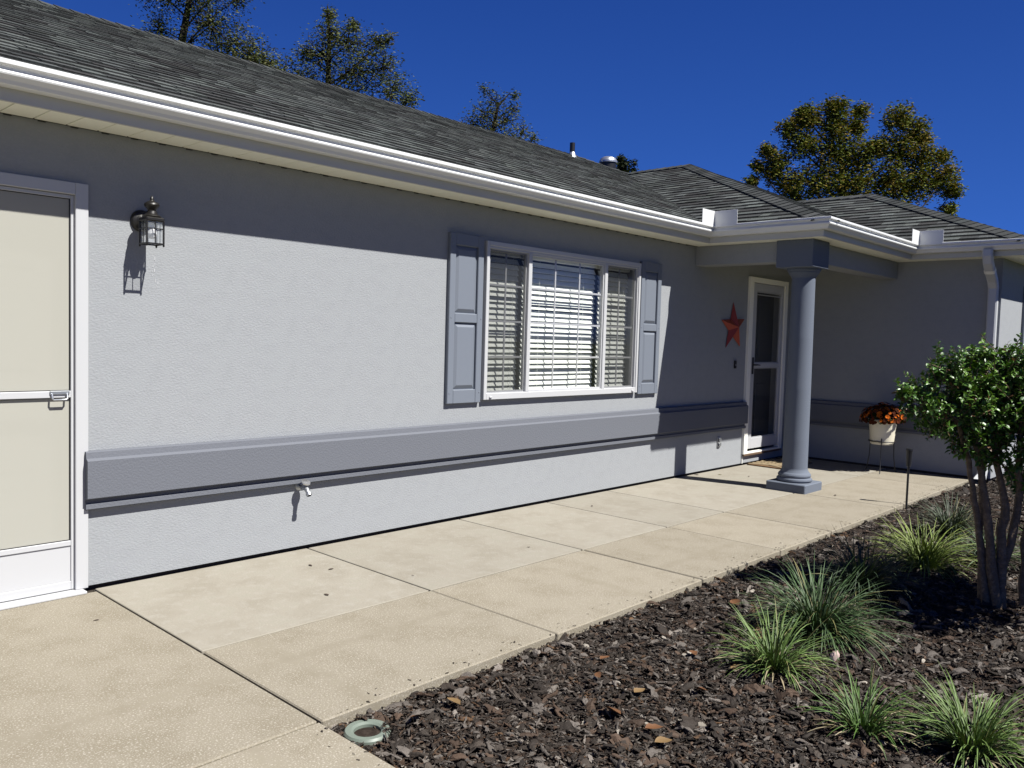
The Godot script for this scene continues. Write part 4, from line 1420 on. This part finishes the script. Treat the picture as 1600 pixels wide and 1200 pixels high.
	tree("conifer_tree", "tiny dark conifer top beside the silver dome vent", Vector3(24.2, -0.16, -13.3), [Vector3(24.2, -0.2, -13.3), Vector3(24.23, 6.9, -13.3), Vector3(24.21, 8.05, -13.41)], 0.10,
		[[24.21, 8.0, -13.41, 0.11], [24.23, 7.75, -13.35, 0.24], [24.25, 7.4, -13.3, 0.36], [24.27, 7.0, -13.27, 0.45]], 9.0, 0.12, dk, 25, 0.5)
	tree("conifer_tree", "thin spindly treetop farther off beside the tiny conifer", Vector3(24.45, -0.16, -12.95), [Vector3(24.45, -0.2, -12.95), Vector3(24.48, 7.2, -12.98), Vector3(24.49, 7.95, -13.0)], 0.05,
		[[24.49, 7.85, -13.0, 0.07], [24.48, 7.6, -13.0, 0.09], [24.48, 7.3, -13.0, 0.10]], 5.0, 0.10, dk, 26, 0.5)

func make_shrub():
	var base := Vector3(4.7, -0.06, 3.52)
	var T := thing("crape_myrtle", "dark green glossy-leaved shrub with several bare trunks in the mulch bed", "shrub", base)
	var rng := RandomNumberGenerator.new()
	rng.seed = 31
	var stems := [
		[[4.68, -0.06, 3.48], [4.665, 0.2, 3.45], [4.64, 0.51, 3.41], [4.61, 0.80, 3.36], [4.57, 1.02, 3.31]],
		[[4.69, -0.06, 3.53], [4.675, 0.26, 3.49], [4.66, 0.66, 3.43], [4.63, 0.98, 3.37]],
		[[4.72, -0.08, 3.55], [4.71, 0.30, 3.52], [4.735, 0.55, 3.53], [4.70, 0.91, 3.46]],
		[[4.715, 0.15, 3.53], [4.79, 0.52, 3.58], [4.80, 0.81, 3.57], [4.83, 1.06, 3.57]],
		[[4.79, -0.09, 3.64], [4.81, 0.34, 3.63], [4.86, 0.81, 3.65], [4.90, 1.10, 3.67]],
		[[4.76, -0.06, 3.44], [4.80, 0.35, 3.40], [4.83, 0.80, 3.38], [4.86, 1.05, 3.36]]]
	var r0 := [0.020, 0.027, 0.027, 0.022, 0.028, 0.02]
	var tips := []
	for i in stems.size():
		var pts := []
		var rad := []
		var n: int = stems[i].size()
		for k in n - 1:
			for s in 4:
				var t := s / 4.0
				var a := Vector3(stems[i][k][0], stems[i][k][1], stems[i][k][2])
				var b := Vector3(stems[i][k + 1][0], stems[i][k + 1][1], stems[i][k + 1][2])
				pts.append(a.lerp(b, t) - base + Vector3(rng.randfn(), 0, rng.randfn()) * 0.004)
				rad.append(r0[i] * lerpf(1.12, 0.6, (k + t) / (n - 1)) * rng.randf_range(0.92, 1.1))
		pts.append(Vector3(stems[i][n - 1][0], stems[i][n - 1][1], stems[i][n - 1][2]) - base)
		rad.append(r0[i] * 0.55)
		tips.append(pts[pts.size() - 1])
		var mb := MB.new()
		mb.tube(pts, rad, 10)
		obj("trunk", mb, M.bark, T)
	var lobes := [[4.52, 1.19, 3.22, 0.16], [4.62, 1.23, 3.33, 0.18], [4.74, 1.27, 3.46, 0.20], [4.44, 1.08, 3.15, 0.13], [4.56, 1.01, 3.29, 0.20], [4.69, 1.02, 3.42, 0.22], [4.83, 1.1, 3.57, 0.25], [4.75, 0.83, 3.51, 0.20], [4.63, 0.86, 3.38, 0.14], [4.38, 1.13, 3.08, 0.07], [4.69, 1.36, 3.40, 0.08], [4.84, 1.28, 3.56, 0.18], [4.98, 1.18, 3.73, 0.32], [4.98, 0.89, 3.74, 0.27], [4.93, 0.74, 3.70, 0.15], [4.86, 0.62, 3.60, 0.10],
		[4.95, 1.05, 3.35, 0.28], [4.75, 1.05, 3.15, 0.22], [5.05, 1.15, 3.55, 0.3], [5.2, 1.0, 3.9, 0.3], [4.75, 1.1, 3.75, 0.2], [4.9, 1.05, 4.05, 0.25], [4.55, 1.15, 3.98, 0.24], [4.45, 1.2, 4.22, 0.28], [4.72, 1.2, 4.3, 0.3], [5.1, 1.15, 4.2, 0.3]]
	var twigs := MB.new()
	var places := []
	var colors := []
	var shoots := []
	for L in lobes:
		var c := Vector3(L[0], L[1], L[2]) - base
		var r: float = L[3]
		var near: Vector3 = tips[0]
		for t in tips:
			if t.distance_to(c) < near.distance_to(c):
				near = t
		limb(twigs, rng, near, c, 0.009, 0.004, 4)
		var n := int(12 + r * r * 1000.0)
		for s in n:
			var d := Vector3(rng.randfn(), rng.randfn() * 0.9 + 0.25, rng.randfn()).normalized()
			var reach := rng.randf_range(0.55, 1.1) + (rng.randf_range(0.1, 0.5) if rng.randf() < 0.22 and d.y > -0.2 else 0.0)
			shoots.append([c + d * r * 0.35, c + d * r * reach + Vector3(0, 0.03 + 0.05 * maxf(0.0, reach - 1.0), 0)])
	# the shoots that stick out
	for s in [[[4.53, 1.25, 3.23], [4.515, 1.47, 3.20]], [[4.50, 1.2, 3.2], [4.47, 1.34, 3.17]], [[4.42, 1.1, 3.12], [4.34, 1.15, 3.04]], [[4.46, 1.15, 3.15], [4.41, 1.22, 3.08]], [[4.42, 1.05, 3.1], [4.345, 1.08, 3.06]], [[4.62, 1.3, 3.33], [4.62, 1.43, 3.31]], [[4.69, 1.32, 3.4], [4.70, 1.46, 3.40]], [[4.56, 1.25, 3.25], [4.57, 1.38, 3.24]], [[4.8, 1.3, 3.5], [4.8, 1.44, 3.5]], [[4.52, 1.3, 3.22], [4.50, 1.44, 3.19]]]:
		shoots.append([Vector3(s[0][0], s[0][1], s[0][2]) - base, Vector3(s[1][0], s[1][1], s[1][2]) - base])
	for s in shoots:
		var a: Vector3 = s[0]
		var b: Vector3 = s[1]
		limb(twigs, rng, a, b, 0.003, 0.0015, 2)
		var d := (b - a).normalized()
		var len := a.distance_to(b)
		var n := int(5 + len * 90.0)
		var tint := rng.randf()
		for k in n:
			var t := float(k) / n
			var p := a.lerp(b, t + 0.04)
			var ang := k * 2.4 + rng.randf()
			var u := d.cross(Vector3(0.31, 0.2, 0.93)).normalized()
			var side := (u * cos(ang) + d.cross(u) * sin(ang) + d * 0.5).normalized()
			var up := (Vector3.UP + Vector3(rng.randfn(), rng.randfn() * 0.3, rng.randfn()) * 0.5).normalized()
			up = (up - side * up.dot(side)).normalized()
			var sz := rng.randf_range(0.026, 0.048) * (1.0 if t < 0.8 else 0.7)
			places.append(Transform3D(Basis(side, up, side.cross(up)) * Basis.from_scale(Vector3.ONE * sz), p))
			var g := rng.randf_range(0.75, 1.3)
			var col := Color(0.038, 0.096, 0.014).lerp(Color(0.115, 0.215, 0.022), tint * tint)
			if rng.randf() < 0.04:
				col = Color(0.1125, 0.0562, 0.0263)
			col = col * g
			col.a = 1.0
			colors.append(col)
	obj("twigs", twigs, M.bark, T).set_meta("kind", "stuff")
	scatter("foliage", leaf_mesh(0.5), places, colors, M.gloss_leaf, T)

func blade(mb: MB, rng: RandomNumberGenerator, at: Vector3, az: float, len: float, w: float, lean: float, curve: float, c0: Color, c1: Color):
	var d := Vector3(cos(az), 0, sin(az))
	var side := Vector3(-sin(az), 0, cos(az))
	var p := at
	var segs := 7
	var ang := lean
	var twist := rng.randf_range(-0.5, 0.5)
	var prev := []
	for i in segs + 1:
		var t := float(i) / segs
		var ww := w * (0.75 + 0.5 * t) * (1.0 - pow(t, 3.0)) + 0.0004
		var up := Vector3.UP * sin(ang) - d * cos(ang)
		var sd := side.rotated((d * sin(ang) + Vector3.UP * cos(ang)).normalized(), twist * t)
		var row := [p - sd * ww + Vector3.UP * ww * 0.35, p, p + sd * ww + Vector3.UP * ww * 0.35]
		if i > 0:
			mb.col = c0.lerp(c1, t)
			for k in 2:
				mb.quad(prev[k], prev[k + 1], row[k + 1], row[k], Vector3.UP + d * 0.2)
		prev = row
		p += (d * sin(ang) + Vector3.UP * cos(ang)) * len / segs
		ang += curve / segs
	mb.col = Color.WHITE

func clump(at: Vector3, label: String, size: float, n: int, spread: float, c0: Color, c1: Color, dead: int, seed_: int):
	at.y = mulch_y(at.x, at.z) - 0.005
	var T := thing("grass_clump", label, "grass clump", at, "grass clumps in the mulch bed")
	var rng := RandomNumberGenerator.new()
	rng.seed = seed_
	var mb := MB.new()
	for i in n:
		var az := rng.randf() * TAU
		var r := sqrt(rng.randf()) * size * 0.16
		var q := Vector3(cos(az) * r, 0, sin(az) * r)
		var out := az + rng.randfn() * 0.6
		var f := rng.randf()
		var g := rng.randf_range(0.7, 1.35)
		var a := Color(c0.r * g, c0.g * g, c0.b * g)
		var b := Color(c1.r * g, c1.g * g, c1.b * g)
		if rng.randf() < 0.10:
			b = Color(0.15, 0.14, 0.05)
		blade(mb, rng, q, out, size * rng.randf_range(0.55, 1.12), rng.randf_range(0.0018, 0.0034), 0.05 + f * spread, rng.randf_range(0.4, 1.9) + (rng.randf_range(0.6, 1.6) if rng.randf() < 0.12 else 0.0), a, b)
	obj("blades", mb, M.blade, T).set_meta("kind", "stuff")
	if dead > 0:
		mb = MB.new()
		for i in dead:
			var az := rng.randf() * TAU
			blade(mb, rng, Vector3(cos(az), 0.02, sin(az)) * size * 0.1, az, size * rng.randf_range(0.6, 0.95), 0.004, rng.randf_range(0.7, 1.1), rng.randf_range(0.9, 1.6), Color(0.15, 0.12, 0.0638), Color(0.255, 0.2175, 0.135))
		obj("dry_blades", mb, M.blade, T).set_meta("kind", "stuff")

func make_grasses():
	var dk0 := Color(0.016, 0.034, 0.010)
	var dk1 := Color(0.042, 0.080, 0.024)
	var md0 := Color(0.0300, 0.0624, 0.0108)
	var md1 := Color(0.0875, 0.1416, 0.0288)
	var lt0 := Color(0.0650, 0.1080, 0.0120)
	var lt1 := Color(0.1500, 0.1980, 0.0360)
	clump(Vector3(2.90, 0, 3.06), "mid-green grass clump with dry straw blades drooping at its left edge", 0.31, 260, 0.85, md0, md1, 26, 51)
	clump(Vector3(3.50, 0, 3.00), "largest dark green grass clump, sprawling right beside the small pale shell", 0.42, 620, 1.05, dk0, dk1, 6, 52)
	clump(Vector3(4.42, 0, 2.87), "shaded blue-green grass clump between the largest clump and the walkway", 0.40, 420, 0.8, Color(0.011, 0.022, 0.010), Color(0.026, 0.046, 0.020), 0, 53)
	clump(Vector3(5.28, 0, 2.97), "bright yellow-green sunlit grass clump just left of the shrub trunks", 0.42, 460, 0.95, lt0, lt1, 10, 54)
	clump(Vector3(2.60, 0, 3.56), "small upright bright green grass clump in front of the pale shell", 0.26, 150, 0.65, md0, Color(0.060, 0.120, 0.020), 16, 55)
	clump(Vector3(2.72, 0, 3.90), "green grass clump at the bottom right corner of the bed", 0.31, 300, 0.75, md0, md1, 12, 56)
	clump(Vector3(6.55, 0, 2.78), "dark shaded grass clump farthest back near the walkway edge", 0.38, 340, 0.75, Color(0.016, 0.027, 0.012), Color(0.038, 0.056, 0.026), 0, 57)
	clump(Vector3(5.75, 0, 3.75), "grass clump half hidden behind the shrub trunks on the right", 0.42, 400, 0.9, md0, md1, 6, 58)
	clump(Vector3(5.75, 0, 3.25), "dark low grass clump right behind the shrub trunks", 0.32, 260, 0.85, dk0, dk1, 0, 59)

# ---------------------------------------------------------------- small loose things
func dead_leaf_mesh(seed_: int) -> ArrayMesh:
	var rng := RandomNumberGenerator.new()
	rng.seed = seed_
	var mb := MB.new()
	mb.smooth()
	var n := 6
	var prev := []
	var curl := rng.randf_range(0.5, 1.4)
	for i in n + 1:
		var t := float(i) / n
		var w := 0.30 * sin(PI * pow(t, 0.8)) * rng.randf_range(0.8, 1.15) + 0.01
		var y := 0.25 * curl * (t - 0.5) * (t - 0.5)
		var row := [Vector3(t - 0.5, y + w * 0.5 * curl, -w), Vector3(t - 0.5, y, 0), Vector3(t - 0.5, y + w * 0.35, w)]
		if i > 0:
			for k in 2:
				mb.quad(prev[k], prev[k + 1], row[k + 1], row[k], Vector3.UP)
		prev = row
	return mb.done()

func make_litter():
	var rng := RandomNumberGenerator.new()
	rng.seed = 77
	var m1 := mat(Color(0.1040, 0.0440, 0.0144), 0.6)
	var m2 := mat(Color(0.1360, 0.0840, 0.0320), 0.6)
	var m3 := mat(Color(0.0400, 0.0240, 0.0160), 0.8)
	for m in [m1, m2, m3]:
		m.cull_mode = BaseMaterial3D.CULL_DISABLED
	var spots := [[2.02, 2.82, 0.095], [2.72, 2.97, 0.07], [2.74, 2.75, 0.06], [2.38, 2.52, 0.06], [2.24, 2.80, 0.065], [2.01, 3.02, 0.07], [2.43, 2.97, 0.06], [1.62, 2.36, 0.08], [1.43, 2.37, 0.07], [2.2, 2.62, 0.055], [1.95, 3.1, 0.07], [3.6, 2.5, 0.09]]
	for i in spots.size():
		var s: Array = spots[i]
		var o := put(dead_leaf_mesh(200 + i), "fallen_leaf", m1 if i % 3 != 1 else m2)
		o.transform = Transform3D(Basis(Vector3.UP, rng.randf() * TAU) * Basis(Vector3.RIGHT, rng.randfn(0, 0.3)) * Basis.from_scale(Vector3.ONE * s[2]), Vector3(s[0], mulch_y(s[0], s[1]) + 0.035, s[1]))
		tag(o, "curled orange-brown dead leaf lying on the dark bark mulch", "fallen leaf", "dead leaves on the mulch")
	var slab := [[2.275, 0.375, 0.05], [2.32, 0.525, 0.05], [2.019, 0.919, 0.05], [5.086, 0.363, 0.05], [7.555, 0.209, 0.06], [7.7, 0.473, 0.05], [0.977, 0.524, 0.035], [3.62, 0.95, 0.03], [2.60, 0.95, 0.025], [7.33, 0.05, 0.07], [7.35, 1.55, 0.06]]
	for i in slab.size():
		var s: Array = slab[i]
		var o := put(dead_leaf_mesh(240 + i), "fallen_leaf", m3 if i != 4 else mat(Color(0.16, 0.15, 0.06), 0.7))
		o.transform = Transform3D(Basis(Vector3.UP, rng.randf() * TAU) * Basis.from_scale(Vector3(s[2] * 0.85, s[2] * 0.6, s[2] * 0.5)), Vector3(s[0], 0.003, s[1]))
		tag(o, "small dark dry leaf lying on the pale concrete paving", "fallen leaf", "dry leaves on the paving")
	# pale shell among the grasses
	var mb := MB.new()
	mb.smooth()
	var n := 14
	for k in n:
		var a := k * TAU / n
		var b := (k + 1) * TAU / n
		var ra := 0.030 * (1.0 + 0.12 * sin(k * 2.1))
		var rb := 0.030 * (1.0 + 0.12 * sin(((k + 1) % n) * 2.1))
		mb.tri(Vector3(0, 0.014, 0), Vector3(cos(a) * ra, 0.0, sin(a) * ra), Vector3(cos(b) * rb, 0.0, sin(b) * rb), Vector3.UP)
	var sh := obj("pale_shell", mb, mat(Color(0.62, 0.47, 0.42), 0.6))
	sh.transform = Transform3D(Basis(Vector3(-0.6, 0, 0.8).normalized(), 0.9), Vector3(3.22, 0.0, 3.20))
	tag(sh, "small pale pinkish round shell lying between the grass clumps", "shell")
